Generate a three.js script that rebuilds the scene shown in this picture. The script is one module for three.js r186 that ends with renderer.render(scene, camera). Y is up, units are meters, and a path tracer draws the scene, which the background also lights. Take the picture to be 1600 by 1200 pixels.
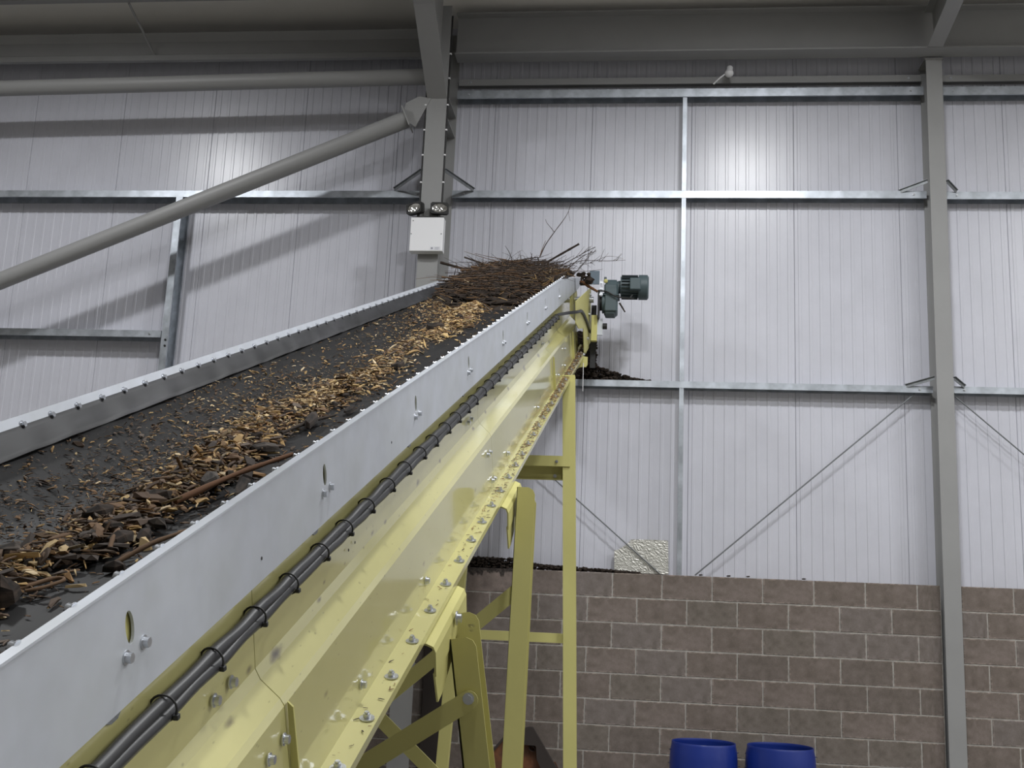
import * as THREE from 'three';
import { mergeGeometries, mergeVertices, toCreasedNormals } from 'three/addons/utils/BufferGeometryUtils.js';
import { ConvexGeometry } from 'three/addons/geometries/ConvexGeometry.js';
import { RoundedBoxGeometry } from 'three/addons/geometries/RoundedBoxGeometry.js';
import { RectAreaLightUniformsLib } from 'three/addons/lights/RectAreaLightUniformsLib.js';

// ------------------------------------------------------------------ camera, light, exposure
const scene = new THREE.Scene();
scene.background = new THREE.Color(0x000000);
const camera = new THREE.PerspectiveCamera(38.347, 4 / 3, 0.05, 100);
camera.position.set(0.1698, 2.1474, 10.3148);
camera.rotation.order = 'YXZ';
camera.rotation.set(0.19656, 0.11341, 0.04289);
const renderer = new THREE.WebGLRenderer();
renderer.toneMapping = THREE.LinearToneMapping;
renderer.toneMappingExposure = 1.0;
renderer.shadowMap.enabled = true;
RectAreaLightUniformsLib.init();
const LAMP_POWER = 270, LAMP_SIZE = 0.5;
// high-bay lamps under the roof: x, z of each (built by highBay further down, with their own light)
const LAMPS = [[-5.8, 4.2], [1.6, 4.2], [8.6, 4.2], [0.1, 7.2], [7.2, 7.2], [1.6, 13.0], [8.6, 13.0]];
const ROOF = z => 8.08 + 0.12 * (z - 0.1);            // underside of the roof lining

// ------------------------------------------------------------------ helpers
function rng(seed) { let a = seed >>> 0; return () => { a = (a + 0x6D2B79F5) | 0; let t = Math.imul(a ^ (a >>> 15), 1 | a); t = (t + Math.imul(t ^ (t >>> 7), 61 | t)) ^ t; return ((t ^ (t >>> 14)) >>> 0) / 4294967296; }; }
const R = rng(7), rr = (a, b) => a + (b - a) * R();
const V3 = (x, y, z) => new THREE.Vector3(x, y, z);
function hash(x, y, s) { let h = (x * 374761393 + y * 668265263 + s * 2147483647) | 0; h = Math.imul(h ^ (h >>> 13), 1274126177); return ((h ^ (h >>> 16)) >>> 0) / 4294967296; }
function vnoise(x, y, s, per) { const xi = Math.floor(x), yi = Math.floor(y), fx = x - xi, fy = y - yi, u = fx * fx * (3 - 2 * fx), v = fy * fy * (3 - 2 * fy), m = k => ((k % per) + per) % per; const a = hash(m(xi), m(yi), s), b = hash(m(xi + 1), m(yi), s), c = hash(m(xi), m(yi + 1), s), d = hash(m(xi + 1), m(yi + 1), s); return a + (b - a) * u + (c - a) * v + (a - b - c + d) * u * v; }
function fbm(x, y, s, per, oct = 4) { let v = 0, a = 0.5, t = 0; for (let i = 0; i < oct; i++) { v += a * vnoise(x, y, s + i, per); t += a; x *= 2; y *= 2; per *= 2; a *= 0.55; } return v / t; }
function tex(w, h, fn, srgb, rx = 1, ry = 1) {
  const d = new Uint8Array(w * h * 4);
  for (let y = 0; y < h; y++) for (let x = 0; x < w; x++) { const c = fn(x / w, y / h, x, y); const i = (y * w + x) * 4; for (let k = 0; k < 3; k++) d[i + k] = Math.max(0, Math.min(255, 255 * (Array.isArray(c) ? c[k] : c))); d[i + 3] = 255; }
  const t = new THREE.DataTexture(d, w, h); t.wrapS = t.wrapT = THREE.RepeatWrapping; t.magFilter = THREE.LinearFilter; t.minFilter = THREE.LinearMipmapLinearFilter; t.generateMipmaps = true; t.repeat.set(rx, ry); if (srgb) t.colorSpace = THREE.SRGBColorSpace; t.needsUpdate = true; return t;
}
const used = new Map();
function numbered(n) { const k = used.get(n) || 0; used.set(n, k + 1); return k ? `${n}_${String(k).padStart(3, '0')}` : n; }
function shadow(m) { m.castShadow = true; m.receiveShadow = true; return m; }
function mesh(name, geo, mat, parent) { const m = shadow(new THREE.Mesh(geo, mat)); m.name = numbered(name); (parent || scene).add(m); return m; }
function tag(o, label, category, group, kind) { o.userData.label = label; if (category) o.userData.category = category; if (group) o.userData.group = group; if (kind) o.userData.kind = kind; return o; }
function group(name, x = 0, y = 0, z = 0) { const g = new THREE.Group(); g.name = numbered(name); g.position.set(x, y, z); scene.add(g); return g; }
function boxUV(g) { // metres
  const h = g.index ? g.toNonIndexed() : g; const p = h.attributes.position; h.computeVertexNormals(); const n = h.attributes.normal, uv = new Float32Array(p.count * 2);
  for (let i = 0; i < p.count; i += 3) { let ax = 0, ay = 0, az = 0; for (let k = 0; k < 3; k++) { ax += Math.abs(n.getX(i + k)); ay += Math.abs(n.getY(i + k)); az += Math.abs(n.getZ(i + k)); } for (let k = 0; k < 3; k++) { const j = i + k, X = p.getX(j), Y = p.getY(j), Z = p.getZ(j); const [a, b] = az >= ax && az >= ay ? [X, Y] : ax >= ay ? [Z, Y] : [X, Z]; uv[j * 2] = a; uv[j * 2 + 1] = b; } }
  h.setAttribute('uv', new THREE.BufferAttribute(uv, 2)); return h;
}
function clean(g) { const h = g.index ? g.toNonIndexed() : g.clone(); for (const k of Object.keys(h.attributes)) if (!['position', 'normal', 'uv'].includes(k)) h.deleteAttribute(k); if (!h.attributes.uv) h.setAttribute('uv', new THREE.BufferAttribute(new Float32Array(h.attributes.position.count * 2), 2)); if (!h.attributes.normal) h.computeVertexNormals(); return h; }
const merge = a => mergeGeometries(a.map(clean));
function box(x0, x1, y0, y1, z0, z1) { const g = new THREE.BoxGeometry(x1 - x0, y1 - y0, z1 - z0); g.translate((x0 + x1) / 2, (y0 + y1) / 2, (z0 + z1) / 2); return boxUV(g); }
function chamfer(w, h, d, b) { const P = []; for (const sx of [-1, 1]) for (const sy of [-1, 1]) for (const sz of [-1, 1]) { const x = sx * w / 2, y = sy * h / 2, z = sz * d / 2; P.push(V3(x - sx * b, y - sy * b, z), V3(x - sx * b, y, z - sz * b), V3(x, y - sy * b, z - sz * b)); } return boxUV(new ConvexGeometry(P)); }
// polygon in the plane of axes a,b, extruded along c from 0 to len, at origin o
function prism(pts, len, o, a, b, c, bevel = 0, holes) {
  const s = new THREE.Shape(pts.map(p => new THREE.Vector2(p[0], p[1])));
  if (holes) for (const [hx, hy, hrx, hry, ang] of holes) { const q = new THREE.Path(); q.absellipse(hx, hy, hrx, hry || hrx, 0, Math.PI * 2, true, ang || 0); s.holes.push(q); }
  const g = new THREE.ExtrudeGeometry(s, { depth: len, bevelEnabled: bevel > 0, bevelSize: bevel, bevelThickness: bevel, bevelOffset: -bevel, bevelSegments: 1, curveSegments: 12 });
  const h = boxUV(g), mt = new THREE.Matrix4().makeBasis(a, b, c).setPosition(o); h.applyMatrix4(mt);
  if (mt.determinant() < 0) { for (const k of ['position', 'uv']) { const q = h.attributes[k], n = q.itemSize, A = q.array; for (let i = 0; i < q.count; i += 3) for (let j = 0; j < n; j++) { const t = A[(i + 1) * n + j]; A[(i + 1) * n + j] = A[(i + 2) * n + j]; A[(i + 2) * n + j] = t; } } }
  h.computeVertexNormals(); return h;
}
const X = V3(1, 0, 0), Y = V3(0, 1, 0), Z = V3(0, 0, 1), nX = V3(-1, 0, 0), nY = V3(0, -1, 0), nZ = V3(0, 0, -1);
// open line of points given a thickness t to one side: a folded sheet's section
function sheet(pts, t) {
  const off = pts.map((p, i) => { const d = (a, b) => { const x = b[0] - a[0], y = b[1] - a[1], l = Math.hypot(x, y); return [-y / l, x / l]; }; const n1 = i ? d(pts[i - 1], p) : d(p, pts[1]), n2 = i < pts.length - 1 ? d(p, pts[i + 1]) : n1; const k = 1 + n1[0] * n2[0] + n1[1] * n2[1]; return [p[0] + t * (n1[0] + n2[0]) / k, p[1] + t * (n1[1] + n2[1]) / k]; });
  return [...pts, ...off.reverse()];
}
function iSection(h, b, tf, tw) { const H = h / 2, B = b / 2, W = tw / 2; return [[-B, -H], [B, -H], [B, -H + tf], [W, -H + tf], [W, H - tf], [B, H - tf], [B, H], [-B, H], [-B, H - tf], [-W, H - tf], [-W, -H + tf], [-B, -H + tf]]; }
function bar(a, b, w, t, up) { const d = b.clone().sub(a), L = d.length(); d.normalize(); const s = new THREE.Vector3().crossVectors(d, up).normalize(), u = new THREE.Vector3().crossVectors(s, d); return prism([[-w / 2, -t / 2], [w / 2, -t / 2], [w / 2, t / 2], [-w / 2, t / 2]], L, a, s, u, d); }
function cyl(a, b, r, n = 12, r2) { const d = b.clone().sub(a), L = d.length(); const g = new THREE.CylinderGeometry(r2 ?? r, r, L, n); g.translate(0, L / 2, 0); g.applyQuaternion(new THREE.Quaternion().setFromUnitVectors(Y, d.normalize())); g.translate(a.x, a.y, a.z); return g; }
function tube(pts, r, seg = 24, rad = 8) { return new THREE.TubeGeometry(new THREE.CatmullRomCurve3(pts), seg, r, rad, false); }
function twig(pts, r0, r1, rad = 5, seg = 10) { // tapered, a little knobbly
  const c = new THREE.CatmullRomCurve3(pts), f = c.computeFrenetFrames(seg, false), P = [], I = [];
  for (let i = 0; i <= seg; i++) { const p = c.getPointAt(i / seg), r = (r0 + (r1 - r0) * i / seg) * (0.85 + 0.3 * R()); for (let k = 0; k < rad; k++) { const a = k / rad * Math.PI * 2, q = p.clone().addScaledVector(f.normals[i], r * Math.cos(a)).addScaledVector(f.binormals[i], r * Math.sin(a)); P.push(q.x, q.y, q.z); } }
  for (let i = 0; i < seg; i++) for (let k = 0; k < rad; k++) { const a = i * rad + k, b = i * rad + (k + 1) % rad; I.push(a, b, a + rad, b, b + rad, a + rad); }
  const e0 = P.length / 3; let q = pts[0]; P.push(q.x, q.y, q.z); q = pts[pts.length - 1]; P.push(q.x, q.y, q.z);
  for (let k = 0; k < rad; k++) { I.push(e0, (k + 1) % rad, k); I.push(e0 + 1, seg * rad + k, seg * rad + (k + 1) % rad); }
  const g = new THREE.BufferGeometry(); g.setAttribute('position', new THREE.Float32BufferAttribute(P, 3)); g.setIndex(I); g.computeVertexNormals(); return g;
}
function clod(r, sx, sy, sz, seedR = R) { const g = mergeVertices(new THREE.IcosahedronGeometry(r, 0).deleteAttribute('uv').deleteAttribute('normal')); const p = g.attributes.position; for (let i = 0; i < p.count; i++) { const k = 0.65 + 0.6 * seedR(); p.setXYZ(i, p.getX(i) * k * sx, p.getY(i) * k * sy, p.getZ(i) * k * sz); } const h = g.toNonIndexed(); h.computeVertexNormals(); return h; }

// ------------------------------------------------------------------ textures and materials
const tGrain = tex(256, 256, (u, v, x, y) => { const n = fbm(u * 16, v * 16, 3, 16, 4), g = hash(x, y, 9); return 0.80 + 0.22 * (n - 0.5) + 0.14 * (g - 0.5); }, true, 2.2, 2.2);
const tGrainB = tex(256, 256, (u, v, x, y) => 0.5 + 0.5 * (hash(x, y, 9) - 0.5) + 0.3 * (fbm(u * 40, v * 40, 5, 40, 3) - 0.5), false, 3, 3);
const tSpangle = tex(256, 256, (u, v) => { const n = fbm(u * 10, v * 10, 21, 10, 3), m = fbm(u * 4, v * 4, 25, 4, 3); const k = 0.84 + 0.22 * (n - 0.5) + 0.25 * (m - 0.5); return [k * 0.99, k, k * 1.02]; }, true, 1.4, 1.4);
const tPlate = tex(256, 256, (u, v) => { const n = fbm(u * 14, v * 14, 121, 14, 3), m = fbm(u * 5, v * 5, 125, 5, 4); const k = 0.93 + 0.06 * (n - 0.5) + 0.09 * (m - 0.5); return [k * 0.99, k, k * (1.0 + 0.04 * m)]; }, true, 1.1, 1.1);
const tPaint = tex(256, 256, (u, v) => 0.96 + 0.05 * (fbm(u * 6, v * 6, 41, 6, 4) - 0.5), true, 0.7, 0.7);
const tRubber = tex(512, 256, (u, v) => { const n = fbm(u * 6, v * 24, 51, 6, 4), d = fbm(u * 20, v * 40, 57, 20, 4); const k = 0.62 + 0.5 * (n - 0.5) + 0.3 * Math.max(0, d - 0.55); return [k * 1.02, k, k * 0.98]; }, true, 0.5, 1);
const tRust = tex(256, 256, (u, v) => { const n = fbm(u * 8, v * 8, 61, 8, 5); return [0.36 + 0.35 * (n - 0.4), 0.24 + 0.20 * (n - 0.4), 0.17 + 0.10 * (n - 0.4)]; }, true, 1.5, 1.5);
const tCrink = tex(512, 512, (u, v) => { const a = fbm(u * 14 + v * 6, v * 14, 71, 20, 3), b = fbm(u * 30, v * 30, 77, 30, 2); return Math.abs(a - 0.5) * 2.2 + 0.3 * b; }, false, 3, 3);
const tBark = tex(128, 128, (u, v) => { const n = fbm(u * 4, v * 30, 81, 32, 4); return 0.55 + 0.9 * (n - 0.45); }, true, 6, 6);
// cream paint of the conveyor frame with the smudges on its fold (u along the belt, v across the plate)
const SMUDGE = [[2.19, 0.30, 0.045, 1], [2.05, 0.27, 0.02, 0.7], [1.9, 0.33, 0.03, 0.6], [2.51, 0.29, 0.02, 0.8], [2.56, 0.26, 0.014, 0.6], [2.74, 0.27, 0.012, 0.5], [3.02, 0.27, 0.02, 0.7], [3.17, 0.28, 0.02, 0.8], [3.62, 0.27, 0.03, 0.8], [4.0, 0.28, 0.025, 0.7], [4.7, 0.30, 0.03, 0.8], [5.06, 0.29, 0.03, 0.8], [5.36, 0.28, 0.03, 0.7], [5.8, 0.3, 0.04, 0.6], [6.5, 0.29, 0.06, 0.7], [7.2, 0.31, 0.06, 0.7], [7.9, 0.30, 0.05, 0.7], [2.35, 0.52, 0.02, 0.4], [3.4, 0.55, 0.02, 0.4], [4.4, 0.56, 0.025, 0.4], [5.4, 0.58, 0.03, 0.4], [6.1, 0.57, 0.04, 0.5], [6.8, 0.58, 0.05, 0.5], [7.5, 0.57, 0.05, 0.6], [8.2, 0.58, 0.05, 0.6]];
const tCream = tex(2048, 256, (u, v) => { // 14 m x 0.8 m
  const U = u * 14 - 2.5, W = v * 0.8; let k = 0.95 + 0.07 * (fbm(u * 40, v * 4, 91, 40, 4) - 0.5), d = 0;
  for (const [cu, cw, r, s] of SMUDGE) { const q = Math.hypot((U - cu) / r, (W - cw) / (r * 0.45)); if (q < 2) d = Math.max(d, s * Math.max(0, 1 - q * (0.6 + 0.8 * fbm(u * 900, v * 60, 95, 512, 3)))); }
  const sp = fbm(u * 1100, v * 70, 99, 1100, 2); if (sp > 0.90) d = Math.max(d, 0.3);
  return [k * (1 - 0.62 * d), k * (1 - 0.66 * d), k * (1 - 0.62 * d)];
}, true);
tCream.wrapT = THREE.ClampToEdgeWrapping;
const std = (o) => new THREE.MeshStandardMaterial(o), phy = o => new THREE.MeshPhysicalMaterial(o);
const lin = (r, g, b) => new THREE.Color().setRGB(r, g, b);
const M = {
  cladding: std({ color: lin(0.625, 0.63, 0.70), roughness: 0.29, map: tPaint }),
  lining: std({ color: lin(0.74, 0.72, 0.68), roughness: 0.6 }),
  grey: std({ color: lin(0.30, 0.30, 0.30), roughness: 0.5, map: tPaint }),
  galv: std({ color: lin(0.62, 0.65, 0.68), roughness: 0.42, metalness: 0.75, map: tSpangle }),
  steel: std({ color: lin(0.30, 0.31, 0.31), roughness: 0.5, metalness: 0.5, map: tSpangle }),
  skirt: std({ color: lin(0.57, 0.585, 0.605), roughness: 0.5, metalness: 0.25, map: tPlate }),
  zinc: std({ color: lin(0.6, 0.62, 0.66), roughness: 0.3, metalness: 0.9 }),
  mortar: std({ color: lin(0.55, 0.52, 0.48), roughness: 0.95, map: tGrain }),
  concrete: std({ color: lin(0.46, 0.445, 0.42), roughness: 0.9, map: tGrain }),
  rubber: std({ color: lin(0.055, 0.058, 0.070), roughness: 0.6, map: tRubber }),
  belt: phy({ color: lin(0.026, 0.026, 0.029), roughness: 0.62, specularIntensity: 0.6, map: tRubber }),
  cream: phy({ color: lin(0.56, 0.525, 0.225), roughness: 0.42, clearcoat: 1.0, clearcoatRoughness: 0.08, map: tCream }),
  creamPlain: phy({ color: lin(0.55, 0.515, 0.20), roughness: 0.5, specularIntensity: 0.35, map: tPaint }),
  blackCable: std({ color: lin(0.02, 0.02, 0.022), roughness: 0.45 }),
  black: std({ color: lin(0.012, 0.012, 0.012), roughness: 0.6 }),
  motor: std({ color: lin(0.06, 0.088, 0.098), roughness: 0.5 }),
  motorDark: std({ color: lin(0.03, 0.042, 0.048), roughness: 0.6 }),
  blue: phy({ color: lin(0.005, 0.025, 0.22), roughness: 0.45, clearcoat: 0.15, map: tPaint }),
  rust: std({ color: lin(1, 1, 1), roughness: 0.9, map: tRust }),
  rustDark: std({ color: lin(0.035, 0.027, 0.024), roughness: 0.85 }),
  foil: std({ color: lin(0.55, 0.54, 0.50), roughness: 0.42, metalness: 0.85, bumpMap: tCrink, bumpScale: 0.003 }),
  white: std({ color: lin(0.80, 0.80, 0.82), roughness: 0.45 }),
  foam: std({ color: lin(0.55, 0.5, 0.36), roughness: 0.9 }),
  chrome: std({ color: lin(0.8, 0.8, 0.8), roughness: 0.12, metalness: 1 }),
  glass: phy({ color: lin(1, 1, 1), roughness: 0.05, transmission: 1, thickness: 0, ior: 1.5 }),
  chip: std({ color: lin(1, 1, 1), roughness: 0.85 }),
  bark: std({ color: lin(0.075, 0.05, 0.036), roughness: 0.95, map: tBark }),
  barkGrey: std({ color: lin(0.16, 0.13, 0.11), roughness: 0.95, map: tBark }),
  barkRed: std({ color: lin(0.30, 0.13, 0.05), roughness: 0.9, map: tBark }),
  humus: std({ color: lin(0.05, 0.032, 0.021), roughness: 1, map: tBark }),
  twig: std({ color: lin(0.055, 0.04, 0.032), roughness: 0.9 }),
  twigBrown: std({ color: lin(0.13, 0.075, 0.04), roughness: 0.9 }),
  lampBody: std({ color: lin(0.3, 0.3, 0.31), roughness: 0.4, metalness: 0.5 }),
  glow: std({ color: 0x000000, emissive: lin(1, 0.98, 0.96), emissiveIntensity: 6 }),
};

// ------------------------------------------------------------------ the building shell
const WX0 = -12.32, WX1 = 10.68, WZ1 = 23;
tag(mesh('floor', box(WX0 - 0.3, WX1 + 0.3, -0.2, 0, -0.6, WZ1 + 0.3), M.concrete), 'bare dusty concrete floor of the hall', null, null, 'structure');
{ // roof lining, one slope up from the eaves
  const g = prism([[-0.6, ROOF(-0.6)], [WZ1 + 0.3, ROOF(WZ1 + 0.3)], [WZ1 + 0.3, ROOF(WZ1 + 0.3) + 0.15], [-0.6, ROOF(-0.6) + 0.15]], WX1 - WX0 + 0.6, V3(WX0 - 0.3, 0, 0), Z, Y, X);
  tag(mesh('ceiling', g, M.lining), 'grey sheet roof lining sloping up from the eaves', null, null, 'structure');
}
for (const [n, x] of [['wall_left', WX0 - 0.3], ['wall_right', WX1]]) tag(mesh(n, box(x, x + 0.3, 0, ROOF(WZ1) + 0.1, -0.6, WZ1 + 0.3), M.lining), n === 'wall_left' ? 'grey end wall of the hall beyond the tube bracing' : 'grey end wall of the hall beyond the drums', null, null, 'structure');
tag(mesh('wall_front', box(WX0, WX1, 0, ROOF(WZ1) + 0.1, WZ1, WZ1 + 0.3), M.lining), 'grey wall at the far end of the hall', null, null, 'structure');
const wallBack = group('wall_back'); tag(wallBack, 'long wall of ribbed white cladding panels above brown blockwork', null, null, 'structure');
{ // cladding: one panel a metre wide, narrow raised ribs every 100 mm and a recessed joint
  const P = [[0.0012, 0.05], [0.0012, 0.004], [0.005, 0]];
  for (let i = 0; i < 10; i++) { const c = 0.05 + i * 0.1 - 0.012; P.push([c - 0.004, 0], [c, -0.004], [c + 0.024, -0.004], [c + 0.028, 0]); }
  P.push([0.995, 0], [0.9988, 0.004], [0.9988, 0.05]);
  const top = ROOF(-0.19) + 0.06, bot = 2.2;
  const g = prism(P, top - bot, V3(0, bot, -0.19), X, nZ, Y);
  for (let i = 0; i < 23; i++) { const m = mesh('cladding_panel', g, M.cladding, wallBack); m.position.x = WX0 + i; }
  mesh('wall_core', box(WX0, WX1, 0, top, -0.55, -0.245), M.lining, wallBack);
}
{ // blockwork, 440 x 215 blocks in running bond, joints recessed
  const tops = 2.475, zf = 0;
  mesh('mortar_bed', merge([box(WX0, 2.90, 0, tops - 0.012, -0.16, zf - 0.0035), box(3.06, WX1, 0, tops - 0.012, -0.16, zf - 0.0035)]), M.mortar, wallBack);
  const tintBase = [[0.37, 0.30, 0.265], [0.40, 0.325, 0.29], [0.34, 0.28, 0.25], [0.385, 0.325, 0.30], [0.355, 0.30, 0.262]];
  const blockTex = sd => tex(256, 128, (u, v, x, y) => { // grain, mottling, pale efflorescence in patches near some edges
    const n = fbm(u * 8, v * 4, 31 + sd, 8, 5), g = hash(x, y, 33 + sd), e = Math.min(u, 1 - u, (1 - v) * 0.5, v * 0.5) * 2, p = fbm(u * 20, v * 10, 37 + sd, 20, 3); const ed = e < 0.05 && p > 0.5 ? 0.22 * (p - 0.4) * 3 : 0; const k = 0.80 + 0.22 * (n - 0.5) + 0.16 * (g - 0.5) + ed; return [k, k, k * (1 + 0.05 * (n - 0.5))];
  }, true);
  const mats = tintBase.map((c, i) => std({ color: lin(c[0] * 0.76, c[1] * 0.765, c[2] * 0.75), roughness: 0.95, map: blockTex(i * 13), bumpMap: tGrainB, bumpScale: 0.0015 }));
  const tStain = tex(256, 128, (u, v, x, y) => { const n = fbm(u * 8, v * 4, 31, 8, 5), g = hash(x, y, 33), drip = 0.14 + 0.6 * Math.max(0, fbm(u * 7, 0.5, 141, 7, 3) - 0.42) ** 0.8 + 0.16 * (fbm(u * 26, v * 12, 143, 26, 3) - 0.5), q = Math.max(0, Math.min(1, (v - (1 - drip)) / 0.10 + 0.5)), d = 1 - 0.5 * q * (0.6 + 0.8 * fbm(u * 30, v * 15, 147, 30, 2)); return (0.80 + 0.30 * (n - 0.5) + 0.16 * (g - 0.5)) * d; }, true);
  const stained = std({ color: lin(0.33, 0.265, 0.235), roughness: 0.95, map: tStain });
  const mk = w => { const g = chamfer(w, 0.215, 0.10, 0.004); const p = g.attributes.position, uv = g.attributes.uv; for (let i = 0; i < p.count; i++) uv.setXY(i, p.getX(i) / w + 0.5, p.getY(i) / 0.215 + 0.5); return g; };
  const cache = {};
  const put = (x0, x1, row) => { const w = +(x1 - x0 - 0.01).toFixed(3); if (w < 0.03) return; const g = cache[w] || (cache[w] = mk(w)); const cx = (x0 + x1) / 2; const m = mesh('block', g, row === 0 && cx < -0.85 && cx > -1.7 ? stained : mats[Math.floor(R() * 5)], wallBack); m.position.set(cx, tops - 0.225 * row - 0.1125 - 0.002, zf - 0.05 + rr(-0.0012, 0.0012)); };
  for (let row = 0; row < 11; row++) {
    const odd = row % 2; // left of the slim column
    for (let n = -8; n < 7; n++) { const x0 = n * 0.45 + (odd ? 0.225 : 0), x1 = Math.min(x0 + 0.45, 2.90); if (x0 < 2.9 - 0.02) put(x0, x1, row); }
    for (let n = 0; n < 4; n++) { const x0 = (odd ? 2.84 : 3.07) + n * 0.45 + (odd ? 0 : 0), a = Math.max(3.06, x0); if (x0 + 0.45 > a + 0.03) put(a, x0 + 0.45, row); }
  }
}

// ------------------------------------------------------------------ steel frame
{ // main portal column with haunch and rafter
  const g = group('portal_column', -1.8125, 0, 0.13); tag(g, 'deep grey steel portal column carrying the white emergency light', 'column', null, 'structure');
  const H = 0.60;                                                    // front flange face at z = 0.43
  mesh('column_shaft', prism(iSection(H, 0.195, 0.016, 0.011), 7.95, V3(0, 0, 0), X, Z, Y), M.grey, g);
  const sof = (z) => { const t = z - 0.13; return t; };
  // haunch: sloping soffit flange, its web, and the rafter above
  const A = [0.30, 6.96], B = [1.07, 7.43], C2 = [2.6, 8.02];        // z (local), y
  const strip = (p, q, w, t) => { const dz = q[0] - p[0], dy = q[1] - p[1], L = Math.hypot(dz, dy); return prism([[-w / 2, 0], [w / 2, 0], [w / 2, t], [-w / 2, t]], L, V3(0, p[1], p[0]), X, V3(0, dz / L, -dy / L), V3(0, dy / L, dz / L)); };
  mesh('haunch_soffit', merge([strip([0.30, 6.955], [1.16, 7.47], 0.195, 0.016), strip([1.16, 7.47], [2.8, 8.02], 0.195, 0.016)]), M.grey, g);
  mesh('haunch_web', prism([[0.30, 6.96], [1.16, 7.48], [2.8, 8.03], [12, ROOF(12.13) - 0.47], [12, ROOF(12.13) - 0.03], [0.30, ROOF(0.43) - 0.03]], 0.011, V3(-0.0055, 0, 0), Z, Y, X), M.grey, g);
  const rf = (z, o) => ROOF(z + 0.13) + o;
  mesh('rafter_flange', merge([strip([2.8, 8.02], [12, rf(12, -0.48)], 0.195, 0.016), strip([0.3, rf(0.3, -0.03)], [12, rf(12, -0.03)], 0.195, 0.016)]), M.grey, g);
  for (const y of [6.80, 7.02]) mesh('stiffener', box(-0.0925, 0.0925, y, y + 0.012, -0.28, 0.28), M.grey, g);
}
{ const g = group('wind_column', 2.985, 0, -0.055); tag(g, 'slim grey steel column standing between the white wall bays', 'column', null, 'structure');
  mesh('column_shaft', prism(iSection(0.23, 0.150, 0.011, 0.008), 7.50, V3(0, 0, 0), X, Z, Y), M.grey, g);
  mesh('cap_plate', box(-0.085, 0.085, 7.5, 7.515, -0.12, 0.125), M.grey, g); }
{ // eaves beam
  const g = group('eaves_beam', -1.70, 7.76, 0.14); tag(g, 'long dark grey steel beam under the roof above the right bay', 'beam', null, 'structure');
  mesh('beam_section', prism(iSection(0.45, 0.19, 0.014, 0.010), WX1 + 1.70, V3(0, 0, 0), Z, Y, X).rotateX(0), M.grey, g); }
{ const g = group('roof_rafter', 2.95, 7.535, 0.25); tag(g, 'short sloping grey rafter meeting the beam above the slim column', 'rafter', null, 'structure');
  const s = new THREE.Matrix4().makeRotationX(-Math.atan(0.12));
  const r = prism(iSection(0.40, 0.145, 0.012, 0.008), 12, V3(0, 0.20, 0), X, Y, Z); r.applyMatrix4(s); mesh('rafter_section', r, M.grey, g); }
// sheeting rails: C sections, face to the hall, open underneath
function rail(x0, x1, y0, h, zf, depth, label, mat = M.galv, name = 'sheeting_rail') {
  const g = group(name, x0, y0, zf); tag(g, label, 'rail', null);
  const s = [[0, 0.014], [0, 0], [0.0, 0], [0, h], [-depth, h], [-depth, 0.0]];
  mesh('rail_section', prism(sheet([[-0.016, 0.0], [0, 0], [0, h], [-depth, h], [-depth, 0]], 0.0025), x1 - x0, V3(0, 0, 0), Z, Y, X), mat, g);
  for (const x of [0.12, x1 - x0 - 0.12]) { const b = mesh('rail_bolt', boltSmall, M.zinc, g); b.position.set(x, h * 0.5, 0.003); b.rotation.x = Math.PI / 2; }
  return g;
}
const boltSmall = merge([new THREE.CylinderGeometry(0.008, 0.008, 0.008, 6).translate(0, 0.004, 0), new THREE.CylinderGeometry(0.012, 0.012, 0.002, 10)]);
rail(-1.70, 2.905, 6.122, 0.073, -0.05, 0.135, 'galvanised rail high on the middle bay, level with the spotlights');
rail(3.065, 9.0, 6.115, 0.073, -0.05, 0.135, 'galvanised rail right of the slim column at upper height');
rail(-1.70, 2.905, 4.222, 0.063, -0.05, 0.135, 'galvanised rail across the middle bay with bark heaped on it');
rail(3.065, 9.0, 4.225, 0.063, -0.05, 0.135, 'lower galvanised rail right of the slim column');
rail(-1.70, 2.905, 7.185, 0.085, -0.04, 0.14, 'dull top rail under the dark eaves of the middle bay', M.galv);
rail(3.065, 9.0, 7.180, 0.085, -0.04, 0.14, 'dull top rail right of the slim column under the eaves', M.galv);
rail(-9.5, -1.925, 6.098, 0.070, 0.01, 0.195, 'galvanised rail running behind the sloping tube brace');
rail(-9.5, -4.56, 4.615, 0.070, 0.01, 0.195, 'short galvanised rail above the conveyor left of the double upright');
rail(-1.70, 2.905, 7.36, 0.07, -0.11, 0.075, 'thin rail toned dark for the shade up behind the long beam', M.grey, 'eaves_rail');  // darker than the other rails: shade behind the beam put into the colour
rail(3.065, 9.0, 7.355, 0.07, -0.11, 0.075, 'thin rail toned dark for the shade behind the beam right of the slim column', M.grey, 'eaves_rail');
{ const g = group('eaves_strut', -9.5, 7.56, 0.08); tag(g, 'strut at the eaves of the left bay, toned dark for the shade', 'rail');
  mesh('strut_section', prism(sheet([[-0.03, 0.03], [-0.0, 0.0], [0.05, 0.0], [0.05, 0.06], [0.02, 0.08], [0.02, 0.22], [0.07, 0.30], [-0.24, 0.30]], 0.004), 7.58, V3(0, 0, 0), Z, Y, X), M.grey, g); }  // grey instead of galvanised: eaves shade put into the colour
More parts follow.
